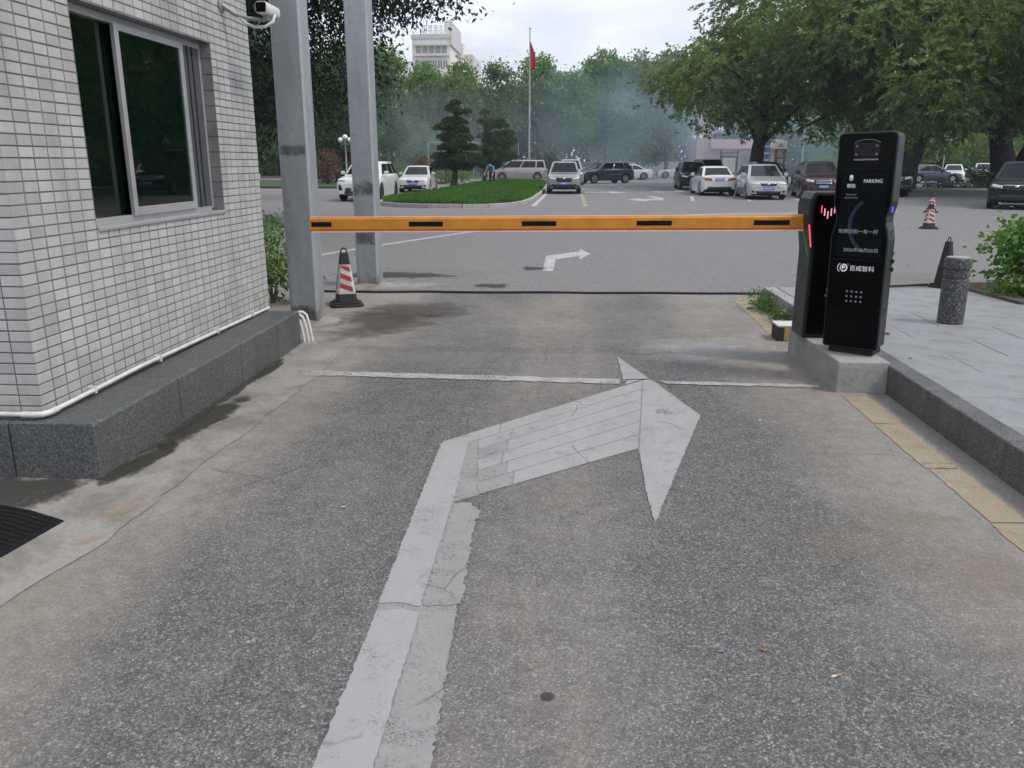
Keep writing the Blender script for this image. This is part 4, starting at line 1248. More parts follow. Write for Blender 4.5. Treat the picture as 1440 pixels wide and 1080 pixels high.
for i in range(11):
    yb = -0.18 + i * 0.034
    mm = MB().add([rm @ Vector(p) for p in [(0.04, yb, 0.015), (0.04, yb + 0.014, 0.015), (0.20, yb + 0.014, 0.048), (0.20, yb, 0.048), (0.34, yb, 0.058), (0.34, yb + 0.014, 0.058), (1.18, yb + 0.014, 0.061), (1.18, yb, 0.061)]], [(0, 3, 2, 1), (3, 4, 5, 2), (4, 7, 6, 5)])
    adopt(mm.build('rib', 'black_rubber'), rr)
adopt(MB().box(-2.86, -2.72, 3.46, 3.48, 0.02, 0.06, 0).build('yellow_insert', 'block_yellow', None, 0.004), rr)

cg = thing('cigarette_butt', 'cigarette butt with brown filter on the dark asphalt', 'cigarette butt', (0.91, 2.43, 0.006), R(25))
MB().tube([(-0.014, 0, 0.0), (0.004, 0, 0.0)], 0.004, 8).build('paper', 'cig_paper', cg, 0, 40)
MB().tube([(0.0042, 0, 0.0), (0.017, 0.001, 0.0)], 0.0042, 8).build('filter', 'cig_filter', cg, 0, 40)
def litter(name, x, y, z, s, mat, label, rz, cat, seed=0):
    rn = random.Random(seed)
    n = 8
    rim = [(s * rn.uniform(0.6, 1.0) * math.cos(2 * math.pi * i / n), 0.55 * s * rn.uniform(0.6, 1.0) * math.sin(2 * math.pi * i / n), s * rn.uniform(0.0, 0.35)) for i in range(n)]
    m = MB().add([(0, 0, s * 0.12)] + rim, [(0, 1 + i, 1 + (i + 1) % n) for i in range(n)])
    o = tag(m.build(name, mat), label, cat)
    o.location = (x, y, z)
    o.rotation_euler = (0, 0, rz)
    so = o.modifiers.new('thickness', 'SOLIDIFY')
    so.thickness = 0.0012
    return o
litter('fallen_leaf', 0.71, 2.57, 0.004, 0.018, 'dry_leaf', 'small brown fallen leaf near the cigarette butt', 0.3, 'leaf', 1)
lf = litter('fallen_leaf', 2.80, 7.20, ZS + 0.004, 0.055, 'dry_leaf', 'curled yellow-brown leaf on the pavement behind the kiosk', 0.9, 'leaf', 2)
litter('paper_scrap', -1.08, 3.68, 0.004, 0.018, 'cig_paper', 'white scrap of paper on the asphalt left of the big arrow', 0.4, 'litter', 3)
litter('paper_scrap', 1.29, 5.25, 0.004, 0.016, 'cig_paper', 'pale scrap on the asphalt right of the arrowhead', 1.0, 'litter', 4)
litter('fallen_leaf', 2.12, 9.55, 0.006, 0.05, 'block_black', 'dark dead leaf on the yellow line beside the weeds', 0.2, 'leaf', 5)
litter('paper_scrap', 0.56, 2.55, 0.004, 0.014, 'hole_grey', 'grey flattened scrap beside the small brown leaf', 0.2, 'litter', 6)
litter('fallen_leaf', 2.62, 6.25, ZS + 0.004, 0.02, 'block_black', 'small dark leaf on the pavement beside the kiosk base', 0.2, 'leaf', 7)

# ------------------------------------------------------------------ foliage
def unit(rng, n):
    v = rng.normal(size=(n, 3))
    return v / np.linalg.norm(v, axis=1, keepdims=True)

def leaves(name, P, D, S, ratio, rng, droop=0.0):
    """one small kite-shaped face for each leaf: position P, direction D, length S"""
    n = len(P)
    D = D / np.maximum(1e-6, np.linalg.norm(D, axis=1, keepdims=True))
    rnd = unit(rng, n)
    side = np.cross(D, rnd)
    side /= np.maximum(1e-6, np.linalg.norm(side, axis=1, keepdims=True))
    nor = np.cross(side, D)
    S = S[:, None]
    tip = P + D * S
    tip[:, 2] -= droop * S[:, 0]
    mid = P + D * S * 0.48
    mid[:, 2] -= droop * 0.15 * S[:, 0]
    a = mid + side * S * ratio * 0.5 + nor * S * 0.05
    b = mid - side * S * ratio * 0.5 + nor * S * 0.05
    V = np.stack([P, a, tip, b], 1).reshape(-1, 3)
    F = np.arange(n * 4, dtype=np.int32).reshape(-1, 4)
    return np_mesh(name, V, F)

def crown_points(rng, lobes, n_clump, per, rc, shell=0.55, flat=0.7):
    """clump centres spread through lobes (centre, radii), biased outwards; leaves gathered round each clump"""
    vol = np.array([r[0] * r[1] + r[1] * r[2] + r[0] * r[2] for _, r in lobes])
    pick = rng.choice(len(lobes), n_clump, p=vol / vol.sum())
    C0 = np.array([c for c, _ in lobes])[pick]
    R0 = np.array([r for _, r in lobes])[pick]
    u = unit(rng, n_clump)
    rad = shell + (1 - shell) * rng.random((n_clump, 1)) ** 0.6
    rad *= 1 + 0.10 * rng.normal(size=(n_clump, 1))
    cc = C0 + u * rad * R0
    P = np.repeat(cc, per, 0) + rng.normal(size=(n_clump * per, 3)) * rc * np.array([1, 1, flat])
    out = np.repeat(u, per, 0)
    return cc, P, out

def leaf_crown(name, seed, lobes, n_clump, per, rc, size, ratio=0.55, shell=0.55, mat='leaf_belt_a', droop=0.15):
    rng = np.random.default_rng(seed)
    cc, P, out = crown_points(rng, lobes, n_clump, per, rc, shell)
    D = unit(rng, len(P)) * 0.9 + out * 0.5 + np.array([0, 0, -0.15])
    S = size * rng.uniform(0.6, 1.35, len(P))
    me = leaves(name, P, D, S, ratio, rng, droop)
    me.materials.append(MAT[mat])
    return me, cc

def rosette_crown(name, seed, lobes, n, size, mat, shell=0.5, per=8):
    rng = np.random.default_rng(seed)
    cc, P, out = crown_points(rng, lobes, n, 1, 0.35, shell)
    up = out * 0.7 + np.array([0, 0, 0.65]) + 0.25 * rng.normal(size=(n, 3))
    up /= np.linalg.norm(up, axis=1, keepdims=True)
    t = np.cross(up, unit(rng, n))
    t /= np.linalg.norm(t, axis=1, keepdims=True)
    b = np.cross(up, t)
    ang = (np.arange(per) / per * 2 * np.pi)[None, :] + rng.uniform(0, 6.28, (n, 1)) + rng.normal(size=(n, per)) * 0.15
    el = rng.uniform(0.0, 0.75, (n, per))
    D = (t[:, None] * np.cos(ang)[..., None] + b[:, None] * np.sin(ang)[..., None]) * np.cos(el)[..., None] + up[:, None] * np.sin(el)[..., None]
    D = D.reshape(-1, 3)
    PP = np.repeat(P, per, 0) + D * 0.03
    S = np.repeat(size * rng.uniform(0.65, 1.25, n), per) * rng.uniform(0.8, 1.1, n * per)
    me = leaves(name, PP, D, S, 0.36, rng, 0.10)
    me.materials.append(MAT[mat])
    return me, cc

def limbs(mb, base, top, r0, targets, seed, bend=0.3, sub=2):
    rn = random.Random(seed)
    base, top = Vector(base), Vector(top)
    pts = [base.lerp(top, k / 5) + Vector((rn.uniform(-1, 1), rn.uniform(-1, 1), 0)) * bend * (0.35 if 0 < k < 5 else 0) for k in range(6)]
    pts[0] = base
    rad = [r0 * (1.35 if k == 0 else 1 - 0.55 * k / 5) for k in range(6)]
    mb.tube(pts, rad, 10)
    for tgt in targets:
        tgt = Vector(tgt)
        s = pts[rn.choice([2, 3, 4, 5])]
        q = [s, s.lerp(tgt, 0.35) + Vector((0, 0, 0.12 * (tgt - s).length)), s.lerp(tgt, 0.7) + Vector((rn.uniform(-.3, .3), rn.uniform(-.3, .3), 0.08 * (tgt - s).length)), tgt]
        rr_ = r0 * rn.uniform(0.28, 0.45)
        mb.tube(q, [rr_, rr_ * 0.7, rr_ * 0.45, rr_ * 0.15], 6)

def tree(name, label, loc, crown_me, cc, trunk_top, r0, bark, seed, nl=10, cat='tree', group=None, rz=0.0, sc=1.0, zmin=0):
    t = thing(name, label, cat, loc, rz, group)
    t.scale = (sc, sc, sc)
    link('crown', crown_me, None, t)
    rn = random.Random(seed)
    ids = rn.sample(range(len(cc)), min(nl, len(cc)))
    mb = MB()
    limbs(mb, (0, 0, -0.1), trunk_top, r0, [tuple(cc[i] * 0.92 + np.array([0, 0, 0.0])) for i in ids], seed)
    mb.build('trunk', bark, t, 0, 50)
    return t

# ---- far belt of trees beyond the lot
variants = []
for k, (mt, hh, ww) in enumerate([('leaf_belt_a', 13.5, 3.4), ('leaf_belt_b', 14.5, 3.0), ('leaf_belt_c', 12.0, 2.8), ('leaf_belt_a', 12.0, 3.6), ('leaf_belt_b', 13.0, 3.6)]):
    rn = random.Random(40 + k)
    lobes = [((0, 0, hh * 0.60), (ww * 0.85, ww * 0.85, hh * 0.33))]
    for q in range(7):
        a = rn.uniform(0, 6.28)
        zf = rn.uniform(0.24, 0.90)
        rr_ = ww * (0.75 if zf < 0.7 else 0.45)
        lobes.append(((rr_ * math.cos(a), rr_ * math.sin(a), hh * zf), (ww * rn.uniform(0.35, 0.55), ww * rn.uniform(0.35, 0.55), hh * rn.uniform(0.07, 0.12))))
    lobes.append(((rn.uniform(-.5, .5), rn.uniform(-.5, .5), hh * 0.93), (ww * 0.40, ww * 0.40, hh * 0.09)))
    me, cc = leaf_crown('crown', 100 + k, lobes, 520, 26, 0.42, 0.36, 0.55, 0.45, mt)
    variants.append((me, cc, hh))
rnb = random.Random(77)
belt = []
bx = -38.0
while bx < 13.5:
    belt.append([bx, 92 + rnb.uniform(-3, 5)])
    bx += rnb.uniform(3.0, 4.2)
left = sum(1 for b in belt if b[0] < -3.8)
ords = ['first', 'second', 'third', 'fourth', 'fifth', 'sixth', 'seventh', 'eighth', 'ninth', 'tenth', 'eleventh', 'twelfth', 'thirteenth', 'fourteenth']
for i, (x, y) in enumerate(belt):
    rel = (left - 1 - i) if i < left else (i - left)
    lab = 'tall leafy tree of the far belt, %s to the %s of the flagpole' % (ords[min(13, rel)], 'left' if i < left else 'right')
    me, cc, hh = variants[rnb.choice([0, 1, 2, 3, 4]) if x > -9 else rnb.choice([0, 0, 3, 2, 0])]
    s = rnb.uniform(0.86, 1.04) * (0.96 if x < -9 else 1.0)
    tree('belt_tree', lab, (x, y, 0), me, cc, (0, 0, hh * 0.75), 0.20, 'bark', 300 + i, 7, group='tall trees of the far belt', rz=rnb.uniform(0, 6.28), sc=s)
# a second, deeper mass of wood that reads as one
V, F, off = [], [], 0
rngw = np.random.default_rng(5)
lob = []
for k in range(46):
    lob.append(((-66 + k * 3.6 + rngw.uniform(-1, 1), 108 + rngw.uniform(-5, 8), rngw.uniform(4.5, 7.0)), (3.6, 3.6, rngw.uniform(4.5, 6.6))))
for k in range(60):
    lob.append(((-80 + k * 3.0 + rngw.uniform(-1, 1), 104 + rngw.uniform(-1, 4), 1.6), (2.6, 1.6, 2.0)))
me, cc = leaf_crown('far_wood', 9, lob, 5200, 24, 0.6, 0.6, 0.6, 0.45, 'leaf_belt_b')
wood = tag(link('far_wood', me, None), 'dark mass of woodland behind the belt of trees', 'woodland', kind='stuff')

# ---- big spreading trees on the right with rosettes of long leaves
def big_lobes(seed, R_, h0, h1, n=16):
    rn = random.Random(seed)
    L = []
    for k in range(n):
        a = 2 * math.pi * k / n + rn.uniform(-0.3, 0.3)
        rad = R_ * rn.choice([0.35, 0.62, 0.78])
        zc = h0 + (h1 - h0) * rn.uniform(0.15, 0.85) - 0.10 * rad
        L.append(((rad * math.cos(a), rad * math.sin(a), zc), (R_ * rn.uniform(0.26, 0.38), R_ * rn.uniform(0.26, 0.38), (h1 - h0) * rn.uniform(0.16, 0.26))))
    L.append(((0, 0, h1 * 0.8), (R_ * 0.5, R_ * 0.5, (h1 - h0) * 0.28)))
    return L
def big_tree(name, label, loc, seed, R_, h0, h1, n, trunk_r, fork, mat='leaf_rosette', size=0.36, group=None):
    lobes = big_lobes(seed, R_, h0, h1)
    me, cc = rosette_crown('crown', seed, lobes, n, size, mat, 0.45, 9)
    t = thing(name, label, 'tree', loc, 0, group)
    link('crown', me, None, t)
    mb = MB()
    rn = random.Random(seed)
    for f in fork:
        ids = rn.sample(range(len(cc)), 9)
        limbs(mb, f[0], f[1], trunk_r, [tuple(cc[i]) for i in ids], seed + 3, 0.35)
    mb.build('trunk', 'bark_dark', t, 0, 50)
    return t
gr = 'big spreading trees over the parked cars'
big_tree('shade_tree', 'big spreading shade tree with its trunk behind the silver minivan', (12.0, 56, 0), 11, 7.6, 2.9, 13.0, 5200, 0.52, [((0, 0, -0.1), (0.6, 0, 6.5))], group=gr)
big_tree('shade_tree', 'big spreading shade tree with its trunk behind the kiosk', (18.6, 49, 0), 12, 8.0, 3.0, 14.0, 5200, 0.62, [((0, 0, -0.1), (0.2, 0.3, 6.5)), ((0, 0, 0.4), (1.6, -0.5, 6.2))], group=gr)
big_tree('shade_tree', 'big spreading shade tree forking above the black car at the far right', (24.9, 50, 0), 13, 8.2, 3.0, 14.0, 5200, 0.75, [((0.2, 0, -0.1), (-1.4, 0, 6.5)), ((0.4, 0, -0.1), (3.4, 0.6, 6.5))], group=gr)
big_tree('shade_tree', 'rear spreading shade tree filling the gap above the parked cars', (21.0, 63, 0), 14, 9.0, 3.0, 15.0, 4200, 0.5, [((0, 0, -0.1), (0.2, 0.3, 7.5))], group=gr)
big_tree('shade_tree', 'spreading tree whose leaves reach in from the top right corner', (24.5, 37, 0), 15, 7.0, 4.4, 13.0, 3000, 0.45, [((0, 0, -0.1), (0.2, 0.3, 6.5))], group=gr)

# ---- broad dark tree on the left, behind the booth and the posts
def dark_tree(label, loc, seed, R_, h0, h1, nc, per, size, mat='leaf_dark', extra=()):
    lobes = big_lobes(seed, R_, h0, h1, 18)
    extra = list(extra)
    lobes += extra
    me, cc = leaf_crown('crown', seed, lobes, nc, per, 0.40, size, 0.5, 0.35, mat)
    t = thing('shade_tree', label, 'tree', loc, 0)
    link('crown', me, None, t)
    mb = MB()
    rn = random.Random(seed)
    limbs(mb, (0, 0, -0.1), (0.3, 0.2, h1 * 0.65), 0.42, [tuple(cc[i]) for i in rn.sample(range(len(cc)), 16)], seed, 0.4)
    mb.build('trunk', 'bark_dark', t, 0, 50)
    return t
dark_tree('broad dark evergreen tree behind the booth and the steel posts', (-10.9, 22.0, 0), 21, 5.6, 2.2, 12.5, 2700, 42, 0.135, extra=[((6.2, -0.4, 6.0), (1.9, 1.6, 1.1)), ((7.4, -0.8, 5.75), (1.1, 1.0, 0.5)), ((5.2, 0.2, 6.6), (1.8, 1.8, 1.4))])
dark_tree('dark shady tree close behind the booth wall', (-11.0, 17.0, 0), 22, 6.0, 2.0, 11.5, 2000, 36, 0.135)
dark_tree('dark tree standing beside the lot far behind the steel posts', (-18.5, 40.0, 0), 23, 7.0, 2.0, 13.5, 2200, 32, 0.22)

# ---- trimmed conifers on the grass island and one dark spruce
def conifer(label, loc, seed, h, w, mat, pads, nper=300, size=0.15, trunk=0.13, lean=0.0, z0=0.5, group=None, name='conifer_tree', off=0.0):
    rng = np.random.default_rng(seed)
    rn = random.Random(seed)
    P, D = [], []
    mb = MB()
    spine = [(lean * math.sin(k * 1.1) * 0.25 + lean * 0.1 * k, 0.05 * math.sin(k * 1.7), -0.05 + (h * 0.96) * k / 7) for k in range(8)]
    mb.tube(spine, [trunk * (1.25 if k == 0 else 1 - 0.11 * k) for k in range(8)], 9)
    tiers = pads
    for ti in range(tiers):
        f = ti / (tiers - 1)
        z = z0 + (h - z0 - 0.15) * f
        k = min(6, int(z / h * 7))
        sx, sy, _ = spine[k]
        m = 1 if f > 0.95 else (3 if f > 0.6 else 5)
        for j in range(m):
            rad = 0.0 if m == 1 else w * (0.95 - 0.62 * f) * rn.uniform(0.35, 0.80)
            a = 2 * math.pi * j / m + ti * 1.1 + rn.uniform(-0.4, 0.4)
            c = np.array([sx + off * f * (1 - f) * 3.0 + rad * math.cos(a), sy + rad * math.sin(a), z + rn.uniform(-0.16, 0.16)])
            pr_ = w * (0.38 - 0.15 * f) * rn.uniform(0.8, 1.2)
            n = int(nper * (1.0 - 0.5 * f))
            u = unit(rng, n) * (rng.random((n, 1)) ** 0.35)
            pts = c + u * np.array([pr_, pr_, pr_ * 0.36])
            pts[:, 2] -= 0.25 * np.linalg.norm(u[:, :2], axis=1) * pr_ * 0.6
            P.append(pts)
            D.append(u * 0.7 + np.array([0, 0, 0.7]) + 0.35 * rng.normal(size=(n, 3)))
            mb.tube([(sx, sy, max(0.3, z - 0.4)), tuple(np.array([sx, sy, z - 0.2]) * 0.4 + c * 0.6), tuple(c)], [trunk * 0.4, trunk * 0.28, trunk * 0.1], 6)
    P, D = np.concatenate(P), np.concatenate(D)
    me = leaves('crown', P, D, size * rng.uniform(0.6, 1.3, len(P)), 0.35, rng, 0.0)
    me.materials.append(MAT[mat])
    t = thing(name, label, 'tree', loc, 0, group)
    link('crown', me, None, t)
    mb.build('trunk', 'bark', t, 0, 50)
    return t
conifer('dark layered conifer with a forked trunk on the grass island', (-6.95, 50.5, 0.15), 31, 5.15, 1.65, 'needle', 8, 760, 0.16, 0.20, 0.35, 1.35, 'conifers on the island')
conifer('paler layered conifer on the grass island beside the person in blue', (-6.35, 63.0, 0.15), 32, 5.2, 2.1, 'needle_pale', 8, 620, 0.17, 0.14, 0.2, 1.4, 'conifers on the island', off=1.35)
conifer('dark spruce behind the three-globe lamp, seen between the steel posts', (-18.3, 66.0, 0), 33, 7.4, 3.0, 'needle', 11, 620, 0.26, 0.2, 0.1, 0.8, name='spruce_tree')

# ---- shrubs
def shrub(name, label, loc, rx, ry, rz_, n, size, mat, seed, shell=0.5, cat='shrub', stems=True, group=None, z0=0.0, ratio=0.5):
    rng = np.random.default_rng(seed)
    nc = max(6, n // 14)
    lobes = [((0, 0, z0 + rz_), (rx * 0.9, ry * 0.9, rz_ * 0.9))]
    for k in range(5):
        a = k * 1.3 + seed
        lobes.append(((rx * 0.5 * math.cos(a), ry * 0.5 * math.sin(a), z0 + rz_ * (0.8 + 0.35 * math.sin(k * 2.1))), (rx * 0.5, ry * 0.5, rz_ * 0.55)))
    cc, P, out = crown_points(rng, lobes, nc, 14, size * 1.1, shell)
    P[:, 2] = np.maximum(P[:, 2], 0.03)
    D = unit(rng, len(P)) * 0.7 + out * 0.8 + np.array([0, 0, 0.25])
    me = leaves('foliage', P, D, size * rng.uniform(0.6, 1.3, len(P)), ratio, rng, 0.3)
    me.materials.append(MAT[mat])
    t = thing(name, label, cat, loc, 0, group)
    link('foliage', me, None, t)
    if stems:
        mb = MB()
        rn = random.Random(seed)
        for k in range(9):
            c = cc[rn.randrange(len(cc))]
            mb.tube([(c[0] * 0.15, c[1] * 0.15, -0.02), (c[0] * 0.5, c[1] * 0.5, c[2] * 0.5), tuple(c)], [0.014 * rz_ / 0.5, 0.010 * rz_ / 0.5, 0.004], 5)
        mb.build('stems', 'bark', t, 0, 50)
    return t
shrub('leafy_shrub', 'bright green leafy shrub at the right edge of the pavement', (5.68, 9.75, 0.23), 0.82, 0.6, 0.47, 6500, 0.085, 'leaf_hedge', 51, 0.45, ratio=0.6)
shrub('leafy_shrub', 'lower green shrub tufting out at the foot of the bright shrub', (5.0, 9.25, 0.23), 0.22, 0.22, 0.11, 360, 0.075, 'leaf_hedge', 52, 0.3)
shrub('leafy_shrub', 'second leafy shrub continuing past the picture edge on the pavement bed', (6.9, 9.6, 0.23), 0.95, 0.6, 0.5, 2200, 0.085, 'leaf_hedge', 53, 0.5)
shrub('leafy_shrub', 'green shrub squeezed between the booth and the steel post', (-3.55, 9.6, 0.0), 0.5, 0.5, 0.50, 1500, 0.075, 'leaf_hedge', 54, 0.5, z0=0.08)
shrub('leafy_shrub', 'dark twiggy shrub in the gap behind the booth', (-4.6, 9.4, 0.0), 0.7, 0.5, 0.5, 900, 0.08, 'leaf_dark', 55, 0.5)
shrub('topiary_shrub', 'brownish cone-clipped shrub seen between the two steel posts', (-17.4, 60.0, 0.1), 0.85, 0.85, 1.35, 2200, 0.15, 'leaf_bronze', 56, 0.7)
shrub('topiary_shrub', 'brownish cone-clipped shrub behind the white sedan', (-10.9, 62.0, 0.1), 0.75, 0.75, 1.15, 1800, 0.15, 'leaf_bronze', 57, 0.7)
shrub('round_shrub', 'round green shrub behind the white electric car', (-11.2, 54.5, 0.1), 1.1, 1.0, 0.75, 1700, 0.14, 'leaf_belt_c', 58, 0.7)
shrub('round_shrub', 'low wide green shrub behind the dark layered conifer', (-9.0, 66.0, 0.1), 1.9, 1.2, 0.7, 1900, 0.16, 'leaf_belt_a', 59, 0.7)
shrub('round_shrub', 'dark clipped dome of hedge on the right of the lot', (28.9, 60.5, 0.0), 1.08, 1.08, 0.72, 3600, 0.13, 'leaf_dark', 60, 0.75)
shrub('clipped_hedge', 'low dark clipped hedge strip behind the two cones', (27.5, 57.0, 0.0), 5.6, 0.7, 0.22, 4200, 0.13, 'leaf_dark', 61, 0.6)
shrub('round_shrub', 'grey-green rounded bush beyond the brown sign', (24.2, 82, 0.0), 2.6, 1.6, 1.3, 2400, 0.22, 'leaf_belt_c', 62, 0.7)
shrub('yard_tree', 'bright yellow-green bushy tree past the kiosk', (35.5, 92, 0.0), 2.8, 2.5, 2.6, 4200, 0.30, 'leaf_belt_c', 63, 0.6, 'tree', z0=1.0)
shrub('yard_tree', 'fresh green bushy tree behind the tall twin-globe lamp', (46.0, 98, 0.0), 4.6, 3.5, 3.4, 6000, 0.34, 'leaf_belt_a', 64, 0.6, 'tree', z0=0.8)
shrub('yard_tree', 'pale green tree above the parked white cars', (41.0, 104, 0.0), 4.2, 3.5, 4.0, 5200, 0.36, 'leaf_belt_c', 65, 0.6, 'tree', z0=1.2)
shrub('yard_tree', 'blue-green tree behind the brown sign and the maroon SUV', (26.5, 98, 0.0), 4.6, 3.0, 3.3, 5200, 0.34, 'leaf_belt_b', 66, 0.6, 'tree', z0=1.0)
shrub('yard_tree', 'green tree behind the trunk fork at the right edge', (55.0, 96, 0.0), 4.6, 3.0, 3.0, 4600, 0.36, 'leaf_belt_a', 67, 0.6, 'tree', z0=0.6)
def weed(label, x, y, z, h, n, seed, spread=0.16):
    rng = np.random.default_rng(seed)
    base = rng.normal(size=(n, 3)) * np.array([spread * 0.5, spread, 0])
    base[:, 2] = 0
    f = rng.random(n)
    P = base * (0.6 + 0.6 * f[:, None])
    P[:, 2] = f * h
    D = unit(rng, n) * 0.9 + np.array([0, 0, 0.9])
    me = leaves('foliage', P, D, 0.07 * rng.uniform(0.5, 1.3, n), 0.22, rng, 0.3)
    me.materials.append(MAT['weed_leaf'])
    t = thing('weed_clump', label, 'weeds', (x, y, z), 0, 'weeds along the kerb')
    link('foliage', me, None, t)
    mb = MB()
    for k in range(8):
        b = base[k]
        mb.tube([(b[0] * 0.5, b[1] * 0.5, -0.01), (b[0], b[1], h * 0.8)], [0.004, 0.002], 5)
    mb.build('stems', 'weed_leaf', t)
weed('larger clump of weeds growing against the low kerb', 2.265, 9.5, 0, 0.20, 520, 71, 0.20)
weed('smaller clump of weeds on the kerb nearer the barrier cabinet', 2.275, 8.72, 0, 0.15, 340, 72, 0.16)

# ------------------------------------------------------------------ grass island
isl = [(-7.6, 34.2), (-7.3, 32.6), (-6.4, 31.4), (-5.2, 30.75), (-3.9, 30.7), (-3.0, 31.0), (-2.3, 31.9), (-1.85, 33.6), (-1.65, 36.5), (-1.55, 42), (-1.5, 50), (-1.6, 60), (-1.9, 68), (-3.4, 71), (-6.0, 71), (-6.8, 62), (-6.9, 52), (-7.0, 44)]
island = structure(MB().prism([(x, y) for x, y in isl], 0.0, 0.14).build('lawn', 'soil_lawn'))
def offset_poly(poly, d):
    out = []
    n = len(poly)
    cx, cy = sum(p[0] for p in poly) / n, sum(p[1] for p in poly) / n
    for i in range(n):
        a, b, c = Vector(poly[i - 1]), Vector(poly[i]), Vector(poly[(i + 1) % n])
        t = ((b - a).normalized() + (c - b).normalized()).normalized()
        nn = Vector((t.y, -t.x))
        if nn.dot(Vector((b.x - cx, b.y - cy))) < 0: nn = -nn
        out.append(b + nn * d)
    return out
iv = [Vector(p) for p in isl]
ov = offset_poly(isl, 0.14)
for i in range(len(isl)):
    a0, a1, b0, b1 = iv[i], iv[(i + 1) % len(isl)], ov[i], ov[(i + 1) % len(isl)]
    k = max(1, int(round((a1 - a0).length / 1.1)))
    for j in range(k):
        f0, f1 = (j + 0.008) / k, (j + 0.992) / k
        q = [a0.lerp(a1, f0), a0.lerp(a1, f1), b0.lerp(b1, f1), b0.lerp(b1, f0)]
        MB().prism([(p.x, p.y) for p in q], -0.01, 0.16 + rnb.uniform(-0.006, 0.006)).build('kerb_stone', 'kerb_pale', island, 0.015)
def inside(x, y, poly):
    c = np.zeros(len(x), bool)
    n = len(poly)
    for i in range(n):
        x1, y1 = poly[i]
        x2, y2 = poly[(i + 1) % n]
        c ^= ((y1 > y) != (y2 > y)) & (x < (x2 - x1) * (y - y1) / (y2 - y1 + 1e-9) + x1)
    return c
rg = np.random.default_rng(3)
n = 120000
gx, gy = rg.uniform(-7.8, -1.3, n), 30.5 + 41 * rg.random(n) ** 1.5
ok = inside(gx, gy, isl)
gx, gy = gx[ok], gy[ok]
n = len(gx)
P = np.stack([gx, gy, np.full(n, 0.135)], 1)
D = np.stack([rg.normal(size=n) * 0.4, rg.normal(size=n) * 0.4, np.ones(n)], 1)
clump = 0.7 + 0.5 * np.sin(gx * 3.1 + np.sin(gy * 1.7) * 2) * np.sin(gy * 2.3)
me = leaves('grass', P, D, 0.19 * rg.uniform(0.4, 1.4, n) * (0.75 + 0.35 * clump), 0.16, rg, 0.1)
me.materials.append(MAT['grass_blade'])
tag(link('grass', me, None), 'lush green grass covering the kerbed island', 'grass', kind='stuff')
structure(MB().prism([(-60, 53.5), (-12.5, 53.5), (-10.2, 54), (-9.8, 70), (-14, 74), (-60, 74)], 0.0, 0.12).build('verge', 'soil_lawn'))

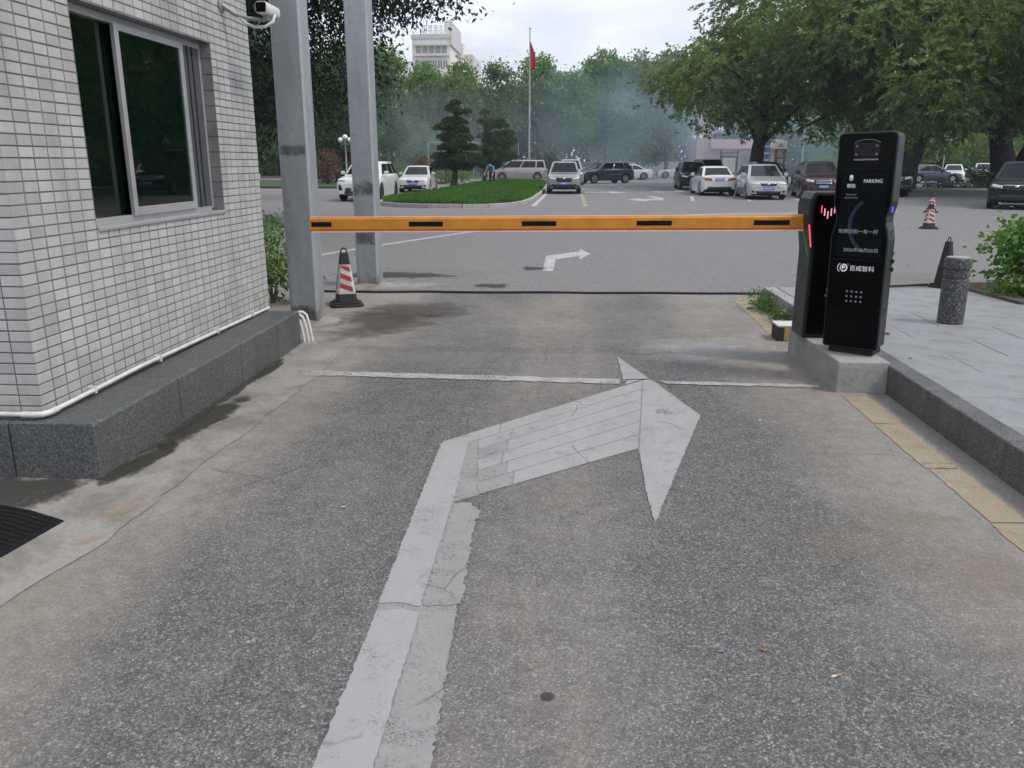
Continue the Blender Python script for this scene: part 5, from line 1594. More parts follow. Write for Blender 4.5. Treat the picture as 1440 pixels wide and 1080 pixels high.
# ------------------------------------------------------------------ cars
def lerp(a, b, t): return a + (b - a) * t
def make_car(name, label, loc, rz, kind, paint, group='cars parked and passing on the lot', plate='plate_blue', lamps='headlight', rim='rim_silver', grille='car_trim', trim=None, size=1.0, roof_mat=None, clad=False, chrome_grille=False, style=0):
    K = {'sedan': dict(L=4.65, W=1.80, H=1.46, hood=0.80, cowl=0.94, belt=0.96, tail=1.02, f0=1.30, f1=2.10, r1=1.40, r0=0.55, wr=0.33, z0=0.17),
         'suv': dict(L=4.62, W=1.88, H=1.69, hood=0.98, cowl=1.10, belt=1.12, tail=1.10, f0=1.15, f1=1.85, r1=0.50, r0=0.12, wr=0.365, z0=0.22),
         'bigsuv': dict(L=4.9, W=1.95, H=1.87, hood=1.08, cowl=1.20, belt=1.22, tail=1.20, f0=1.25, f1=1.75, r1=0.30, r0=0.10, wr=0.40, z0=0.28),
         'mpv': dict(L=4.76, W=1.82, H=1.57, hood=0.86, cowl=1.02, belt=1.02, tail=1.02, f0=0.85, f1=1.90, r1=0.50, r0=0.12, wr=0.33, z0=0.17),
         'van': dict(L=5.0, W=1.85, H=1.85, hood=0.98, cowl=1.12, belt=1.14, tail=1.14, f0=0.65, f1=1.55, r1=0.25, r0=0.08, wr=0.345, z0=0.20)}[kind]
    L, W, H = K['L'], K['W'], K['H']
    hl, w0 = L / 2, W / 2
    t = thing(name, label, 'car', loc, rz, group)
    t.scale = (size, size, size)
    yf, yr, aw = -hl + 0.88, hl - 0.88, K['wr'] + 0.065
    top_y = [-hl, -hl + 0.04, -hl + 0.12, -hl + 0.32, -hl + K['f0'] + 0.05, hl - K['r0'] - 0.1, hl - 0.14, hl - 0.04, hl]
    hd, cw, bl, tl = K['hood'], K['cowl'], K['belt'], K['tail']
    top_z = [hd - 0.24, hd - 0.11, hd - 0.04, hd + 0.01, cw, bl + 0.01, tl, tl - 0.07, tl - 0.26]
    wid_y = [-hl, -hl + 0.05, -hl + 0.15, -hl + 0.42, -hl + 0.9, hl - 0.8, hl - 0.22, hl - 0.06, hl]
    wid_f = [0.78, 0.87, 0.935, 0.985, 1.0, 1.0, 0.965, 0.91, 0.84]
    bot_y = [-hl, -hl + 0.10, -hl + 0.5, hl - 0.5, hl - 0.1, hl]
    bot_z = [K['z0'] + 0.10, K['z0'] + 0.02, K['z0'], K['z0'], K['z0'] + 0.06, K['z0'] + 0.16]
    ys = sorted(set([round(v, 4) for v in list(np.linspace(-hl, hl, 26)) + top_y + [-hl + 0.02, -hl + 0.08, -hl + 0.2, hl - 0.02, hl - 0.09, hl - 0.3] + [c + aw * s for c in (yf, yr) for s in (-1.02, -0.999, -0.97, -0.9, -0.75, -0.5, -0.25, 0, 0.25, 0.5, 0.75, 0.9, 0.97, 0.999, 1.02)]]))
    V, F, MI = [], [], []
    NP = 11
    for y in ys:
        zt = float(np.interp(y, top_y, top_z))
        w = w0 * float(np.interp(y, wid_y, wid_f))
        zb = float(np.interp(y, bot_y, bot_z))
        zs = zb
        for c in (yf, yr):
            if abs(y - c) < aw:
                zs = max(zs, K['wr'] - 0.01 + math.sqrt(aw * aw - (y - c) ** 2))
        zs = min(zs, zt - 0.12)
        mid = max(zs + 0.05, lerp(zb, zt, 0.52))
        half = [(0, zt + 0.012), (w * 0.5, zt + 0.006), (w * 0.80, zt - 0.014), (w * 0.925, zt - 0.05), (w * 0.985, min(zt - 0.1, max(zs + 0.08, zt - 0.17))), (w, mid), (w * 0.985, max(zs + 0.02, min(mid - 0.02, zb + 0.14))), (w * 0.955, zs), (w * 0.66, zs), (w * 0.64, zb + 0.01), (0, zb)]
        V += [(-x, y, z) for x, z in half[::-1]] + [(x, y, z) for x, z in half[1:]]
    M_ = 2 * NP - 1
    for i in range(len(ys) - 1):
        for k in range(M_ - 1):
            F.append((i * M_ + k, (i + 1) * M_ + k, (i + 1) * M_ + k + 1, i * M_ + k + 1))
            kk = min(k, M_ - 2 - k)
            MI.append(1 if kk <= 2 else (2 if (clad and kk == 3) else 0))
    F += [tuple(range(M_))[::-1], tuple(range((len(ys) - 1) * M_, len(ys) * M_))]
    MI += [0, 0]
    F = [f[::-1] for f in F]
    mb = MB()
    mb.v, mb.f, mb.m = V, F, MI
    body = mb.build('body', [paint, 'car_under', 'car_trim'], t, 0, 38)
    bvh = BVHTree.FromPolygons([Vector(p) for p in V], F)
    # greenhouse
    zb0, zr = bl - 0.05, H
    wb, wr_ = w0 * 0.90, w0 * 0.70
    f0, f1, r0, r1 = -hl + K['f0'], -hl + K['f1'], hl - K['r0'], hl - K['r1']
    def ring(s):
        z = lerp(zb0, zr - 0.06, s)
        return (lerp(f0, f1, s), lerp(r0, r1, s), lerp(wb, wr_, s), z)
    rings = [ring(0), ring(0.5), ring(1.0)]
    a, b, c, z = rings[-1]
    rings += [(a + 0.07, b - 0.06, c - 0.05, zr - 0.022), (a + 0.22, b - 0.20, c - 0.16, zr - 0.004), (a + 0.6, b - 0.5, c - 0.4, zr)]
    cv, cf = [], []
    for (a, b, c, z) in rings:
        k = min(0.10, c * 0.2)
        bow = 0.05
        cv += [(-c + k, a, z), (0, a - bow, z), (c - k, a, z), (c, a + k * 1.3, z), (c, b - k, z), (c - k, b, z), (0, b + bow * 0.5, z), (-c + k, b, z), (-c, b - k, z), (-c, a + k * 1.3, z)]
    for i in range(len(rings) - 1):
        for k in range(10):
            cf.append((i * 10 + k, i * 10 + (k + 1) % 10, (i + 1) * 10 + (k + 1) % 10, (i + 1) * 10 + k))
    cf.append(tuple(range(10 * (len(rings) - 1), 10 * len(rings))))
    cab = MB().add(cv, cf).build('cabin', roof_mat or paint, t, 0, 42)
    e = 0.006
    def pane(name, pts):
        m = MB().add(pts, [(0, 1, 2, 3)] if len(pts) == 4 else [(0, 1, 4, 3), (1, 2, 5, 4)])
        o = m.build(name, 'car_glass', cab)
        so = o.modifiers.new('thickness', 'SOLIDIFY'); so.thickness = 0.006; so.offset = -1
        return o
    def front_pts(s, rear=False):
        a, b, c, z = ring(s)
        k = min(0.10, c * 0.2)
        y, bow = (b + e, 0.025) if rear else (a - e, -0.05)
        q = (c - k) * 0.985
        return [(-q, y, z), (0, y + bow, z), (q, y, z)]
    A, B = front_pts(0.10), front_pts(0.97)
    pane('windscreen', [A[0], A[1], A[2], B[0], B[1], B[2]])
    A, B = front_pts(0.16, True), front_pts(0.93, True)
    pane('rear_window', [A[2], A[1], A[0], B[2], B[1], B[0]])
    for sgn in (-1, 1):
        def sp(v, s):
            a, b, c, z = ring(s)
            ya, yb = a + 0.17, b - 0.14
            return (sgn * (c + e), lerp(ya, yb, v), z)
        cuts = [(0.0, 0.40), (0.43, 0.78), (0.81, 1.0)] if kind != 'sedan' else [(0.0, 0.46), (0.49, 0.97)]
        for (v0, v1) in cuts:
            q = [sp(v0, 0.12), sp(v1, 0.12), sp(v1, 0.92), sp(v0, 0.92)]
            pane('side_window', q if sgn > 0 else q[::-1])
    # pieces laid on the nose, tail and flanks by casting on to the body
    def decal(name, quad, mat, direction=1, nx=6, nz=3, off=0.008, parent=body):
        """quad: four (x, z) corners, anticlockwise; direction 1 = on the nose, -1 = on the tail"""
        P_ = []
        for j in range(nz + 1):
            for i in range(nx + 1):
                u, v = i / nx, j / nz
                x = lerp(lerp(quad[0][0], quad[1][0], u), lerp(quad[3][0], quad[2][0], u), v)
                z = lerp(lerp(quad[0][1], quad[1][1], u), lerp(quad[3][1], quad[2][1], u), v)
                hit = bvh.ray_cast(Vector((x, -direction * 4, z)), Vector((0, direction, 0)))
                y = hit[0].y - direction * off if hit[0] is not None else -direction * (hl - 0.15)
                y = max(-hl - 0.02, min(hl + 0.02, y))
                if direction > 0: y = min(y, -hl + 0.55)
                else: y = max(y, hl - 0.55)
                P_.append((x, y, z))
        m = MB()
        fs = [(j * (nx + 1) + i, j * (nx + 1) + i + 1, (j + 1) * (nx + 1) + i + 1, (j + 1) * (nx + 1) + i) for j in range(nz) for i in range(nx)]
        m.add(P_, fs if direction > 0 else [f[::-1] for f in fs])
        o = m.build(name, mat, t, 0, 60)
        so = o.modifiers.new('thickness', 'SOLIDIFY'); so.thickness = 0.02; so.offset = -1
        return o
    def mirror(q): return [(-x, z) for x, z in q][::-1]
    gz = hd - 0.14
    if style == 0:      # sedan or MPV face: slim grille, swept lamps
        lampq = [(w0 * 0.44, gz - 0.06), (w0 * 0.86, gz - 0.03), (w0 * 0.88, gz + 0.06), (w0 * 0.46, gz + 0.02)]
        gq = [(-w0 * 0.36, gz - 0.10), (w0 * 0.36, gz - 0.10), (w0 * 0.41, gz + 0.015), (-w0 * 0.41, gz + 0.015)]
        lowq = [(-w0 * 0.55, K['z0'] + 0.10), (w0 * 0.55, K['z0'] + 0.10), (w0 * 0.62, K['z0'] + 0.22), (-w0 * 0.62, K['z0'] + 0.22)]
    elif style == 1:    # SUV face: larger grille
        lampq = [(w0 * 0.46, gz - 0.10), (w0 * 0.85, gz - 0.05), (w0 * 0.88, gz + 0.07), (w0 * 0.48, gz + 0.00)]
        gq = [(-w0 * 0.40, gz - 0.20), (w0 * 0.40, gz - 0.20), (w0 * 0.46, gz + 0.02), (-w0 * 0.46, gz + 0.02)]
        lowq = [(-w0 * 0.62, K['z0'] + 0.10), (w0 * 0.62, K['z0'] + 0.10), (w0 * 0.70, K['z0'] + 0.30), (-w0 * 0.70, K['z0'] + 0.30)]
    else:               # electric car: closed nose, thin lamps high, dark intakes below
        lampq = [(w0 * 0.50, gz + 0.02), (w0 * 0.86, gz + 0.02), (w0 * 0.88, gz + 0.06), (w0 * 0.50, gz + 0.05)]
        gq = [(-w0 * 0.55, K['z0'] + 0.12), (w0 * 0.55, K['z0'] + 0.12), (w0 * 0.48, K['z0'] + 0.36), (-w0 * 0.48, K['z0'] + 0.36)]
        lowq = [(w0 * 0.62, K['z0'] + 0.26), (w0 * 0.80, K['z0'] + 0.26), (w0 * 0.82, K['z0'] + 0.50), (w0 * 0.70, K['z0'] + 0.50)]
    decal('headlight', lampq, lamps); decal('headlight', mirror(lampq), lamps)
    gro = decal('grille', gq, grille)
    if style == 2:
        decal('air_intake', lowq, 'car_trim'); decal('air_intake', mirror(lowq), 'car_trim')
    else:
        decal('air_intake', lowq, 'car_trim')
        fg = [(w0 * 0.66, K['z0'] + 0.14), (w0 * 0.80, K['z0'] + 0.16), (w0 * 0.80, K['z0'] + 0.26), (w0 * 0.68, K['z0'] + 0.24)]
        decal('fog_light', fg, 'car_trim', 1, 3, 2); decal('fog_light', mirror(fg), 'car_trim', 1, 3, 2)
    if chrome_grille:
        for q in range(3):
            zz_ = lerp(gq[0][1], gq[3][1], 0.18 + 0.33 * q)
            decal('grille_bar', [(gq[0][0], zz_), (gq[1][0], zz_), (gq[1][0], zz_ + 0.025), (gq[0][0], zz_ + 0.025)], 'chrome', 1, 6, 1, 0.016)
    else:
        zz_ = gq[3][1] - 0.02 if style < 2 else gq[3][1]
        if style < 2:
            decal('grille_bar', [(gq[3][0], zz_), (gq[2][0], zz_), (gq[2][0], zz_ + 0.03), (gq[3][0], zz_ + 0.03)], 'chrome', 1, 6, 1, 0.014)
            decal('badge', [(-0.06, gz - 0.06), (0.06, gz - 0.06), (0.06, gz + 0.01), (-0.06, gz + 0.01)], 'chrome', 1, 1, 1, 0.018)
    pz = K['z0'] + (0.27 if style != 2 else 0.22)
    pl = MB().box(-0.22, 0.22, -hl - 0.03, -hl - 0.012, pz, pz + 0.14).build('number_plate', plate, t, 0.003) if plate else None
    for q in range(6 if plate else 0):
        x = -0.175 + q * 0.062
        MB().box(x, x + 0.034, -hl - 0.0325, -hl - 0.030, pz + 0.03, pz + 0.105).build('plate_mark', 'plate_mark', pl)
    # tail
    tz = tl - 0.20
    tq = [(w0 * 0.42, tz - 0.07), (w0 * 0.90, tz - 0.04), (w0 * 0.90, tz + 0.08), (w0 * 0.46, tz + 0.04)]
    decal('tail_light', tq, 'tail_light', -1); decal('tail_light', mirror(tq), 'tail_light', -1)
    decal('rear_bumper', [(-w0 * 0.72, K['z0'] + 0.16), (w0 * 0.72, K['z0'] + 0.16), (w0 * 0.62, K['z0'] + 0.29), (-w0 * 0.62, K['z0'] + 0.29)], 'car_trim', -1)
    rp = MB().box(-0.22, 0.22, hl - 0.008, hl + 0.012, tz - 0.08, tz + 0.05).build('number_plate', plate or 'car_trim', t, 0.003)
    for q in range(6):
        x = -0.175 + q * 0.062
        MB().box(x, x + 0.034, hl + 0.012, hl + 0.0145, tz - 0.055, tz + 0.025).build('plate_mark', 'plate_mark', rp)
    # mirrors, handles, wheels
    for sgn in (-1, 1):
        mx, my = sgn * (w0 * 0.93 + 0.10), -hl + K['f0'] + 0.42
        MB().prism([(sgn * (abs(mx) - 0.10), my - 0.04), (sgn * (abs(mx) + 0.09), my - 0.05), (sgn * (abs(mx) + 0.10), my + 0.06), (sgn * (abs(mx) - 0.07), my + 0.09)], bl + 0.0, bl + 0.15).build('mirror', paint if paint != 'paint_car_maroon' else 'paint_car_black', t, 0.025)
        for v in (0.42, 0.66):
            yy_ = lerp(-hl + K['f0'], hl - 0.6, v)
            xx_ = sgn * (w0 * 0.99)
            MB().box(min(xx_, xx_ + sgn * 0.025), max(xx_, xx_ + sgn * 0.025), yy_, yy_ + 0.20, bl - 0.17, bl - 0.135).build('door_handle', 'chrome' if chrome_grille else paint, t, 0.006)
    r = K['wr']
    key_ = (r, rim)
    if key_ not in WHEEL:
        wm = MB().lathe([(r * 0.62, -0.10), (r * 0.92, -0.112), (r, -0.085), (r, 0.085), (r * 0.92, 0.112), (r * 0.62, 0.10)], 28, 0, None, 'x').mesh('wheel')
        wm.materials.append(MAT['tyre'])
        wm.shade_smooth(); wm.set_sharp_from_angle(angle=R(40))
        rm_ = MB().lathe([(r * 0.64, -0.06), (r * 0.655, 0.104), (r * 0.60, 0.112), (r * 0.56, 0.075), (r * 0.10, 0.080), (r * 0.07, 0.06)], 28, 0, None, 'x')
        for q in range(5):
            m4 = Matrix.Rotation(2 * math.pi * q / 5, 4, 'X')
            rm_.box(0.080, 0.108, -0.03, 0.03, r * 0.08, r * 0.62, 0, m4)
        rm2 = rm_.mesh('rim'); rm2.materials.append(MAT[rim])
        WHEEL[key_] = (wm, rm2)
    wm, rm2 = WHEEL[key_]
    for sgn in (-1, 1):
        for yw in (yf, yr):
            wo = link('wheel', wm, None, t)
            wo.location = (sgn * (w0 - 0.135), yw, r)
            if sgn < 0: wo.rotation_euler = (0, 0, math.pi)
            ro = link('rim', rm2, None, wo)
    return t
WHEEL = {}
make_car('parked_car', 'white electric SUV with a green plate behind the second steel post', (-9.05, 37.8, 0), R(-1), 'suv', 'paint_car_white', plate='plate_green', lamps='car_trim', style=2, rim='rim_dark')
make_car('parked_car', 'white sedan facing out behind the dark layered conifer', (-8.75, 48.8, 0), R(2), 'sedan', 'paint_car_pearl', style=0)
make_car('parked_car', 'grey compact SUV driving towards the barrier beside the island', (-0.24, 47.2, 0), 0, 'suv', 'paint_car_gunmetal', style=1, clad=True)
make_car('parked_car', 'beige minivan side-on behind the grass island', (-4.5, 78.0, 0), R(-88), 'van', 'paint_car_beige', style=0)
make_car('parked_car', 'silver people carrier whose roof shows above the grey SUV', (0.1, 64.0, 0), R(3), 'van', 'paint_car_silver', style=0)
make_car('parked_car', 'dark navy SUV crossing the lot beyond the grey SUV', (2.9, 68.5, 0), R(-62), 'suv', 'paint_car_navy', style=1)
make_car('parked_car', 'white hatchback just showing behind the navy SUV', (5.6, 82.0, 0), R(-80), 'sedan', 'paint_car_white', style=0)
make_car('parked_car', 'far white sedan side-on before the long white wall', (11.6, 90.5, 0), R(-90), 'sedan', 'paint_car_white', style=0)
make_car('parked_car', 'black SUV facing out at the far end of the right-hand row', (7.75, 54.0, 0), R(-2), 'suv', 'paint_car_black', style=1)
make_car('parked_car', 'white sedan with red tail lights parked nose away', (7.55, 45.0, 0), R(180), 'sedan', 'paint_car_white', style=0)
make_car('parked_car', 'silver minivan facing out between white sedan and maroon SUV', (9.1, 40.8, 0), R(-3), 'mpv', 'paint_car_silver', style=0)
make_car('parked_car', 'dark maroon SUV facing out beside the silver minivan', (12.05, 42.0, 0), R(-7), 'suv', 'paint_car_maroon', style=1, chrome_grille=True)
make_car('parked_car', 'black SUV whose roof shows over the white sedan', (9.9, 60.5, 0), R(2), 'bigsuv', 'paint_car_black', style=1)
make_car('parked_car', 'dark green car mostly hidden between white sedan and silver minivan', (12.1, 53.0, 0), R(0), 'suv', 'paint_car_teal', style=1)
make_car('parked_car', 'large black SUV with a chrome grille just right of the kiosk', (15.62, 44.0, 0), R(0), 'bigsuv', 'paint_car_black', style=1, chrome_grille=True)
make_car('parked_car', 'dark blue sedan parked behind the low hedge strip', (29.2, 70.5, 0), R(100), 'sedan', 'paint_car_navy', style=0)
make_car('parked_car', 'white sedan facing out left of the hedge dome', (34.3, 78.0, 0), R(-22), 'sedan', 'paint_car_white', style=0)
make_car('parked_car', 'white car behind the hedge dome beside the white sedan', (37.6, 79.5, 0), R(-22), 'mpv', 'paint_car_pearl', style=0)
make_car('parked_car', 'white van with a red roof behind the right tree trunk', (39.8, 76.0, 0), R(-60), 'van', 'paint_car_white', roof_mat='tarp_red', style=0)
make_car('parked_car', 'black car cut by the right picture edge above the shrub', (17.0, 32.9, 0), R(-30), 'suv', 'paint_car_black', style=1, rim='rim_dark', plate=None)

# ------------------------------------------------------------------ person in blue, stooping on the island
def skin_body(name, joints, edges, mat, parent, root=0, sub=1):
    me = bpy.data.meshes.new(name)
    me.from_pydata([j[0] for j in joints], edges, [])
    o = link(name, me, mat, parent)
    sk = o.modifiers.new('skin', 'SKIN')
    sk.use_smooth_shade = True
    for i, j in enumerate(joints):
        me.skin_vertices[0].data[i].radius = (j[1], j[1] if len(j) < 3 else j[2])
        me.skin_vertices[0].data[i].use_root = (i == root)
    ss = o.modifiers.new('smooth', 'SUBSURF')
    ss.levels = sub; ss.render_levels = sub
    return o
per = thing('person', 'person in a blue shirt stooping over the grass island', 'person', (-5.35, 59.0, 0.14), R(165))
J = [((0, 0, 0.88), 0.13), ((0, 0.10, 1.05), 0.13), ((0, 0.30, 1.22), 0.15), ((0, 0.42, 1.28), 0.06), ((0, 0.52, 1.30), 0.095), ((0, 0.60, 1.31), 0.075),
     ((-0.10, -0.02, 0.82), 0.095), ((-0.13, 0.04, 0.48), 0.062), ((-0.14, -0.04, 0.07), 0.045), ((-0.14, 0.12, 0.04), 0.038),
     ((0.10, -0.02, 0.82), 0.095), ((0.15, 0.02, 0.48), 0.062), ((0.17, -0.08, 0.07), 0.045), ((0.18, 0.08, 0.04), 0.038),
     ((-0.20, 0.32, 1.20), 0.055), ((-0.25, 0.42, 0.94), 0.042), ((-0.24, 0.55, 0.74), 0.032), ((-0.24, 0.60, 0.67), 0.034),
     ((0.20, 0.32, 1.20), 0.055), ((0.30, 0.46, 0.96), 0.042), ((0.33, 0.62, 0.78), 0.032), ((0.34, 0.67, 0.71), 0.034)]
Ed = [(0, 1), (1, 2), (2, 3), (3, 4), (4, 5), (0, 6), (6, 7), (7, 8), (8, 9), (0, 10), (10, 11), (11, 12), (12, 13), (2, 14), (14, 15), (15, 16), (16, 17), (2, 18), (18, 19), (19, 20), (20, 21)]
skin_body('body', J, Ed, 'skin', per, 0, 2)
skin_body('shirt', [((0, 0.0, 0.90), 0.165), ((0, 0.10, 1.06), 0.165), ((0, 0.30, 1.23), 0.18), ((0, 0.37, 1.26), 0.10), ((-0.20, 0.32, 1.20), 0.078), ((-0.245, 0.40, 1.02), 0.066), ((0.20, 0.32, 1.20), 0.078), ((0.28, 0.43, 1.03), 0.066)], [(0, 1), (1, 2), (2, 3), (2, 4), (4, 5), (2, 6), (6, 7)], 'shirt_blue', per, 0, 2)
skin_body('trousers', [((0, 0, 0.88), 0.15), ((-0.10, -0.02, 0.80), 0.115), ((-0.13, 0.04, 0.48), 0.085), ((-0.14, -0.04, 0.10), 0.065), ((0.10, -0.02, 0.80), 0.115), ((0.15, 0.02, 0.48), 0.085), ((0.17, -0.08, 0.10), 0.065)], [(0, 1), (1, 2), (2, 3), (0, 4), (4, 5), (5, 6)], 'trousers_dark', per, 0, 2)
skin_body('hair', [((0, 0.50, 1.345), 0.085), ((0, 0.56, 1.37), 0.07)], [(0, 1)], 'hair_black', per, 0, 2)
for sgn, p in ((-1, (-0.24, 0.61, 0.655)), (1, (0.34, 0.68, 0.695))):
    m = MB()
    for q in range(4):
        dx = (q - 1.5) * 0.018
        m.tube([(p[0] + dx, p[1], p[2]), (p[0] + dx, p[1] + 0.02, p[2] - 0.045 - 0.01 * (q in (1, 2))), (p[0] + dx, p[1] + 0.01, p[2] - 0.08 - 0.01 * (q in (1, 2)))], [0.011, 0.010, 0.008], 6)
    m.tube([(p[0] - sgn * 0.03, p[1], p[2] + 0.02), (p[0] - sgn * 0.055, p[1] + 0.015, p[2] - 0.02), (p[0] - sgn * 0.05, p[1] + 0.02, p[2] - 0.05)], [0.012, 0.011, 0.008], 6)
    m.ball((p[0], p[1], p[2] + 0.01), 0.038, 10)
    m.build('glove', 'glove_white', per, 0, 50)

# ------------------------------------------------------------------ flagpole, lamps, signs, walls and far buildings
fp = thing('flagpole', 'tall pale flagpole with a limp red flag before the trees', 'flagpole', (-3.78, 81, 0))
MB().tube([(0, 0, 0), (0, 0, 6), (0, 0, 13.4)], [0.10, 0.08, 0.05], 12).build('pole', 'pole_metal', fp, 0, 50)
MB().ball((0, 0, 13.5), 0.10, 10).build('finial', 'pole_metal', fp, 0, 50)
MB().box(-0.6, 0.6, -0.6, 0.6, 0.0, 0.35).build('plinth', 'plain_wall', fp, 0.02)
fl = MB()
fv, ff = [], []
NX, NZ = 10, 14
for j in range(NZ + 1):
    v = j / NZ
    for i in range(NX + 1):
        u = i / NX
        wdt = 0.14 + 0.34 * math.sin(min(1, v * 1.3) * math.pi * 0.62)
        fv.append((0.05 + u * wdt, 0.16 * math.sin(u * 9 + v * 2.0) * u, 12.45 - 2.5 * v - 0.35 * u * (1 - v)))
for j in range(NZ):
    for i in range(NX):
        a = j * (NX + 1) + i
        ff.append((a, a + 1, a + NX + 2, a + NX + 1))
fo = fl.add(fv, ff).build('flag', 'flag_red', fp, 0, 60)
so = fo.modifiers.new('thickness', 'SOLIDIFY'); so.thickness = 0.006

def globe_lamp(label, loc, h, globes, r=0.16):
    t = thing('street_lamp', label, 'street lamp', loc, 0, 'globe street lamps')
    MB().lathe([(0.13, 0), (0.12, 0.35), (0.06, 0.42), (0.05, h - 0.25), (0.07, h - 0.2), (0.03, h - 0.1)], 12).build('pole', 'pole_metal', t, 0, 40)
    for k in range(globes):
        if globes == 3 and k == 1: x, z = 0.0, h + 0.08
        elif globes == 1: x, z = 0.0, h
        else: x, z = (-0.34 if k == 0 else 0.34), h - 0.12
        MB().tube([(0, 0, h - 0.35), (x * 0.7, 0, h - 0.42), (x, 0, z - r * 0.8)], 0.022, 6).build('arm', 'pole_metal', t, 0, 40)
        MB().ball((x, 0, z), r, 14).build('globe', 'lamp_globe', t, 0, 60)
    return t
globe_lamp('grey lamp post with three white globes seen between the steel posts', (-16.1, 60.5, 0), 3.3, 3, 0.19)
globe_lamp('globe lamp rising behind the maroon SUV', (21.5, 80, 0), 5.2, 2, 0.28)
globe_lamp('tall twin-globe lamp past the kiosk before the green trees', (40.6, 95, 0), 4.2, 2, 0.32)
globe_lamp('small twin-globe lamp left of the tall twin-globe lamp', (40.5, 106, 0), 2.7, 2, 0.24)
globe_lamp('small twin-globe lamp right of the tall twin-globe lamp', (45.6, 106, 0), 2.7, 2, 0.24)
globe_lamp('small lamp before the white wall near the navy SUV', (0.9, 92, 0), 3.4, 2, 0.16)
globe_lamp('lamp beside the pink building at the end of the wall', (13.6, 92, 0), 4.3, 2, 0.22)

sb = thing('notice_pillar', 'blue and white notice pillar behind the maroon SUV', 'sign', (17.0, 75, 0))
MB().box(-0.36, 0.36, 0, 0.25, 0.0, 3.45).build('pillar', 'sign_blue', sb, 0.02)
for k in range(5):
    MB().box(-0.30, 0.30, -0.02, -0.002, 0.65 + k * 0.56, 0.77 + k * 0.56).build('white_panel', 'sign_white', sb)
    MB().box(-0.40, -0.365, 0.0, 0.25, 0.5 + k * 0.6, 0.62 + k * 0.6).build('side_stripe', 'sign_white', sb)
sg = thing('totem_sign', 'brown totem sign with a white head panel and white characters', 'sign', (18.05, 74, 0))
MB().box(-0.47, 0.47, 0, 0.2, 0.0, 2.72).build('board', 'sign_brown', sg, 0.02)
hp = MB().box(-0.50, 0.50, -0.03, 0.22, 2.73, 3.38).build('head_panel', 'sign_white', sg, 0.02)
MB().tube([(-0.24 + 0.48 * i / 10, -0.045, 3.02 + 0.14 * math.sin(i * 0.62 - 1.2)) for i in range(11)], 0.022, 6).build('swoosh', 'track_dark', hp)
for k, ch in enumerate('区府党'):
    place_text(ch, -0.24, 0.24, 2.10 - k * 0.62, 2.60 - k * 0.62, -0.006, 'sign_white', sg, 'character')

wb_ = thing('notice_board', 'brown wooden notice board on posts before the pink building', 'notice board', (14.85, 80, 0))
for x in (-0.78, 0.78):
    MB().box(x - 0.07, x + 0.07, -0.07, 0.07, 0, 2.75).build('post', 'wood_brown', wb_, 0.01)
MB().box(-0.70, 0.70, -0.03, 0.03, 0.6, 2.2).build('board', 'wood_brown', wb_)
MB().box(-0.85, 0.85, -0.09, 0.09, 2.4, 2.52).build('rail', 'wood_brown', wb_, 0.01)
MB().box(-0.60, 0.60, -0.036, -0.0305, 0.7, 2.05).build('poster', 'facade_grey', wb_)

pb = thing('pink_building', 'low pink building under the shade tree at the end of the wall', 'building', (19.3, 97, 0))
MB().box(-3.2, 4.2, 0, 8, 0, 4.0).build('wall', 'wall_pink', pb)
MB().box(-3.5, 4.5, -0.6, 8.3, 3.1, 4.1).build('fascia', 'fascia_pink', pb, 0.02)
MB().box(-5.0, -3.25, -0.3, 8, 0, 7.5).build('stair_tower', 'wall_pink', pb)
for k in range(3):
    w_ = MB().box(-2.2 + k * 2.1, -0.9 + k * 2.1, -0.03, -0.002, 1.1, 2.5).build('window', 'window_grey', pb)

lw = thing('boundary_wall', 'long low white boundary wall along the far side of the lot', 'wall', (6.0, 97, 0))
for k in range(5):
    MB().box(-5.2 + k * 2.6, -2.62 + k * 2.6, 0, 0.25, 0, 1.55).build('panel', 'plain_wall', lw, 0.01)
MB().box(-5.3, 7.9, -0.06, 0.31, 1.551, 1.66).build('coping', 'facade_white', lw, 0.01)
lw2 = thing('boundary_wall', 'low white wall behind the twin-globe lamps on the right', 'wall', (44.0, 110, 0))
for k in range(12):
    MB().box(-16 + k * 2.6, -13.42 + k * 2.6, 0, 0.25, 0, 1.7).build('panel', 'plain_wall', lw2, 0.01)

fn = thing('wire_fence', 'thin metal fence far behind the white sedan', 'fence', (-9.5, 84, 0))
for k in range(7):
    MB().tube([(-4.5 + k * 1.5, 0, 0), (-4.5 + k * 1.5, 0, 3.6)], 0.035, 6).build('post', 'pole_metal', fn)
for z in (1.5, 3.55):
    MB().tube([(-4.5, 0, z), (4.5, 0, z)], 0.03, 6).build('rail', 'pole_metal', fn)

mbd = thing('maroon_hoarding', 'dark maroon boarding behind the large black SUV', 'hoarding', (20.8, 55, 0))
MB().box(-1.0, 0.75, 0, 0.12, 0, 2.35).build('panel', 'maroon_board', mbd, 0.01)
for x in (-1.03, 0.78, 1.15):
    MB().box(x - 0.05, x + 0.05, -0.04, 0.16, 0, 2.5).build('post', 'car_trim', mbd)
MB().box(-1.1, 1.2, -0.05, 0.17, 2.51, 2.66).build('top_rail', 'wood_brown', mbd)

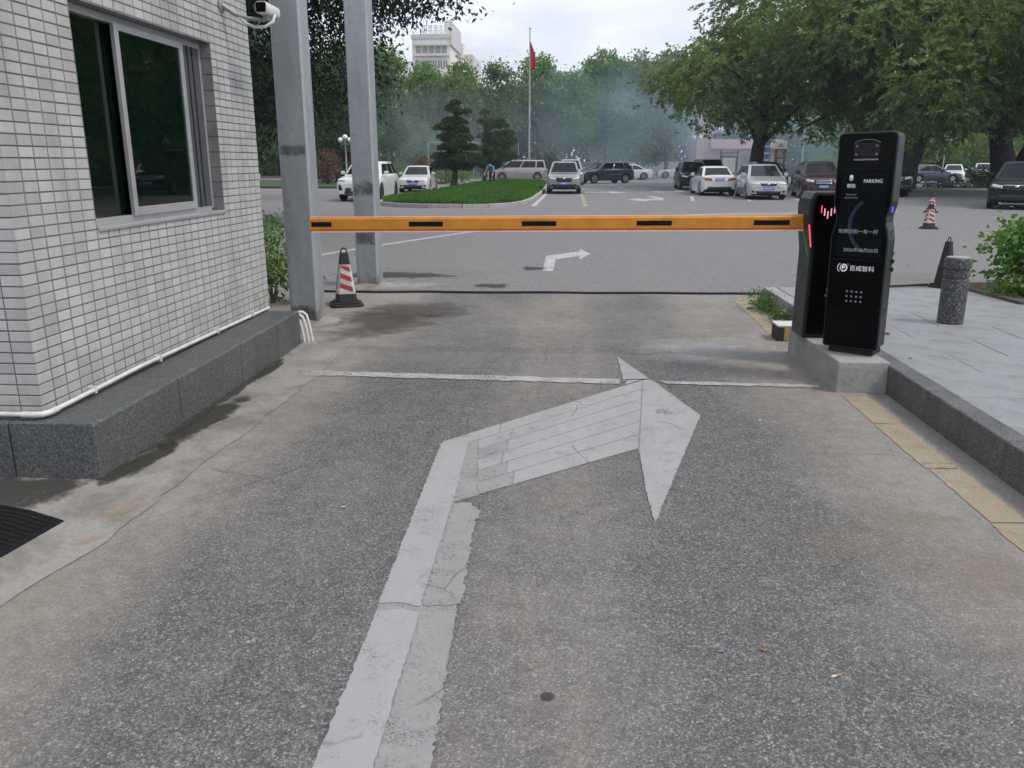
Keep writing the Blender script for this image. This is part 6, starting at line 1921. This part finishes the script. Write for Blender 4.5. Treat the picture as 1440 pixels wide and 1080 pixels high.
cb = thing('site_cabin', 'white framed glass cabin glimpsed between booth and steel post', 'cabin', (-15.6, 35.0, 0))
MB().box(-1.8, 1.8, 0, 2.0, 0.9, 1.15).box(-1.8, 1.8, 0, 2.0, 2.25, 2.35).build('frame_band', 'sign_white', cb, 0.01)
MB().box(-1.75, 1.75, 0.05, 1.95, 1.16, 2.24).build('panel', 'window_grey', cb)
for x in (-1.75, -0.6, 0.6, 1.75):
    MB().box(x - 0.04, x + 0.04, -0.03, 0.05, 0.0, 2.3).build('post', 'sign_white', cb)
MB().box(-1.8, 1.8, -0.02, 0.04, 1.152, 1.22).build('red_rail', 'tarp_red', cb)
MB().box(-1.7, 1.7, 0.1, 1.9, 0, 0.89).build('base', 'plain_wall', cb)

ob = thing('office_block', 'white office block with blue windows glimpsed between the steel posts', 'building', (-39.0, 118, 0))
MB().box(-8, 5.2, 0, 12, 0, 13).build('wall', 'facade_white', ob)
for r_ in range(4):
    for c_ in range(6):
        x0_ = -7.4 + c_ * 2.1
        w_ = MB().box(x0_, x0_ + 1.5, -0.06, -0.002, 0.9 + r_ * 3.1, 2.7 + r_ * 3.1).build('window', 'window_blue', ob)
        MB().box(x0_ - 0.1, x0_ + 1.6, -0.16, -0.061, 0.74 + r_ * 3.1, 0.86 + r_ * 3.1).build('sill', 'facade_grey', w_)

# hotel tower over the trees
ht = thing('hotel_tower', 'pale stepped hotel tower with rooftop characters above the trees', 'building', (-47.5, 300, 0), R(0))
MB().box(-7.2, 6.0, 0, 26, 0, 42.6).build('tower', 'facade_white', ht)
MB().box(-7.5, 6.2, -0.6, 26, 42.61, 44.0).build('cornice', 'facade_grey', ht)
MB().box(4.1, 6.1, -0.3, 26, 44.01, 48.4).build('roof_wall', 'facade_white', ht)
MB().box(6.11, 6.6, -0.2, 25.8, 40.5, 48.2).build('side_screen', 'facade_grey', ht)
MB().box(6.11, 8.2, 30, 55, 0, 41).build('rear_wing', 'facade_white', ht) if False else None
for k, ch in enumerate('環酒店'):
    place_text(ch, -1.6 + k * 1.85, 0.0 + k * 1.85, 44.4, 46.9, -0.2, 'window_grey', ht, 'roof_character')
place_text('国', -3.6, -1.9, 44.4, 46.9, -0.2, 'window_grey', ht, 'roof_character')
MB().box(-4.2, 4.0, -0.05, 0.05, 44.01, 44.25).build('sign_frame', 'facade_grey', ht)
for c_ in range(5):
    x0_ = -5.9 + c_ * 2.25
    MB().box(x0_, x0_ + 1.75, -0.2, -0.002, 38.0, 40.2).build('window', 'window_grey', ht)
MB().box(-6.6, 5.6, -1.3, -0.21, 37.0, 37.7).build('balcony', 'facade_cream', ht)
MB().box(-6.6, 5.6, -1.2, -0.21, 40.4, 40.9).build('balcony', 'facade_cream', ht)
for r_ in range(6):
    for c_ in range(6):
        if r_ > 3 and c_ < 2: continue
        x0_ = -5.9 + c_ * 1.9
        MB().box(x0_, x0_ + 0.55, -0.12, -0.002, 33.4 - r_ * 4.2, 35.6 - r_ * 4.2).build('window', 'window_grey', ht)
        MB().box(x0_ + 0.8, x0_ + 1.35, -0.12, -0.002, 33.4 - r_ * 4.2, 35.6 - r_ * 4.2).build('window', 'window_grey', ht)
MB().box(3.5, 7.2, 26.2, 60, 0, 44.5).build('rear_wing', 'facade_white', ht)
MB().box(7.21, 10.4, 30, 62, 0, 41.0).build('rear_block', 'facade_grey', ht)
for r_ in range(5):
    MB().box(6.3, 7.0, 26.0, 26.198, 36.0 - r_ * 4, 38.0 - r_ * 4).build('window_band', 'window_grey', ht)
    MB().box(7.5, 10.1, 29.8, 29.998, 34.0 - r_ * 4, 35.8 - r_ * 4).build('window_band', 'facade_white', ht)

# ------------------------------------------------------------------ air: thin haze over the whole place and drifting smoke
def air(name, x0, x1, y0, y1, z0, z1, dens, color, label, cat, fade=False):
    o = MB().box(x0, x1, y0, y1, z0, z1).build(name, None)
    t = NT(name)
    v = t.n('ShaderNodeVolumePrincipled')
    v.inputs['Color'].default_value = (*color, 1)
    v.inputs['Anisotropy'].default_value = 0.2
    v.inputs['Density'].default_value = dens
    if fade:
        c = t.mapping(t.co('Generated'), (2, 2, 2), (-1, -1, -1))
        x, y, z = t.sep(c)
        rr = t.math('ADD', t.math('ADD', t.math('MULTIPLY', x, x), t.math('MULTIPLY', y, y)), t.math('MULTIPLY', z, z))
        f = t.math('SUBTRACT', 1.0, rr, True)
        n = t.ramp(t.noise(0.22, 4, 0.6), [(0.35, 0.0), (0.70, 1.0)])
        t.set(v.inputs['Density'], t.math('MULTIPLY', t.math('MULTIPLY', f, n), dens))
    t.t.links.new(v.outputs[0], t.out.inputs['Volume'])
    o.data.materials.append(t.mat)
    return tag(o, label, cat, kind='stuff')
air('haze', -260, 260, -55, 455, -3.0, 60, 0.0004, (0.80, 0.88, 1.0), 'thin bluish haze veiling the far trees', 'haze')
air('smoke', -9, 32, 68, 95, -2.9, 12.5, 0.060, (0.66, 0.83, 1.0), 'blue smoke drifting before the far trees over the right lane', 'smoke', True)
air('smoke', -22, -2, 66, 90, -2.5, 9, 0.03, (0.72, 0.84, 1.0), 'fainter smoke drifting behind the conifers on the island', 'smoke', True)
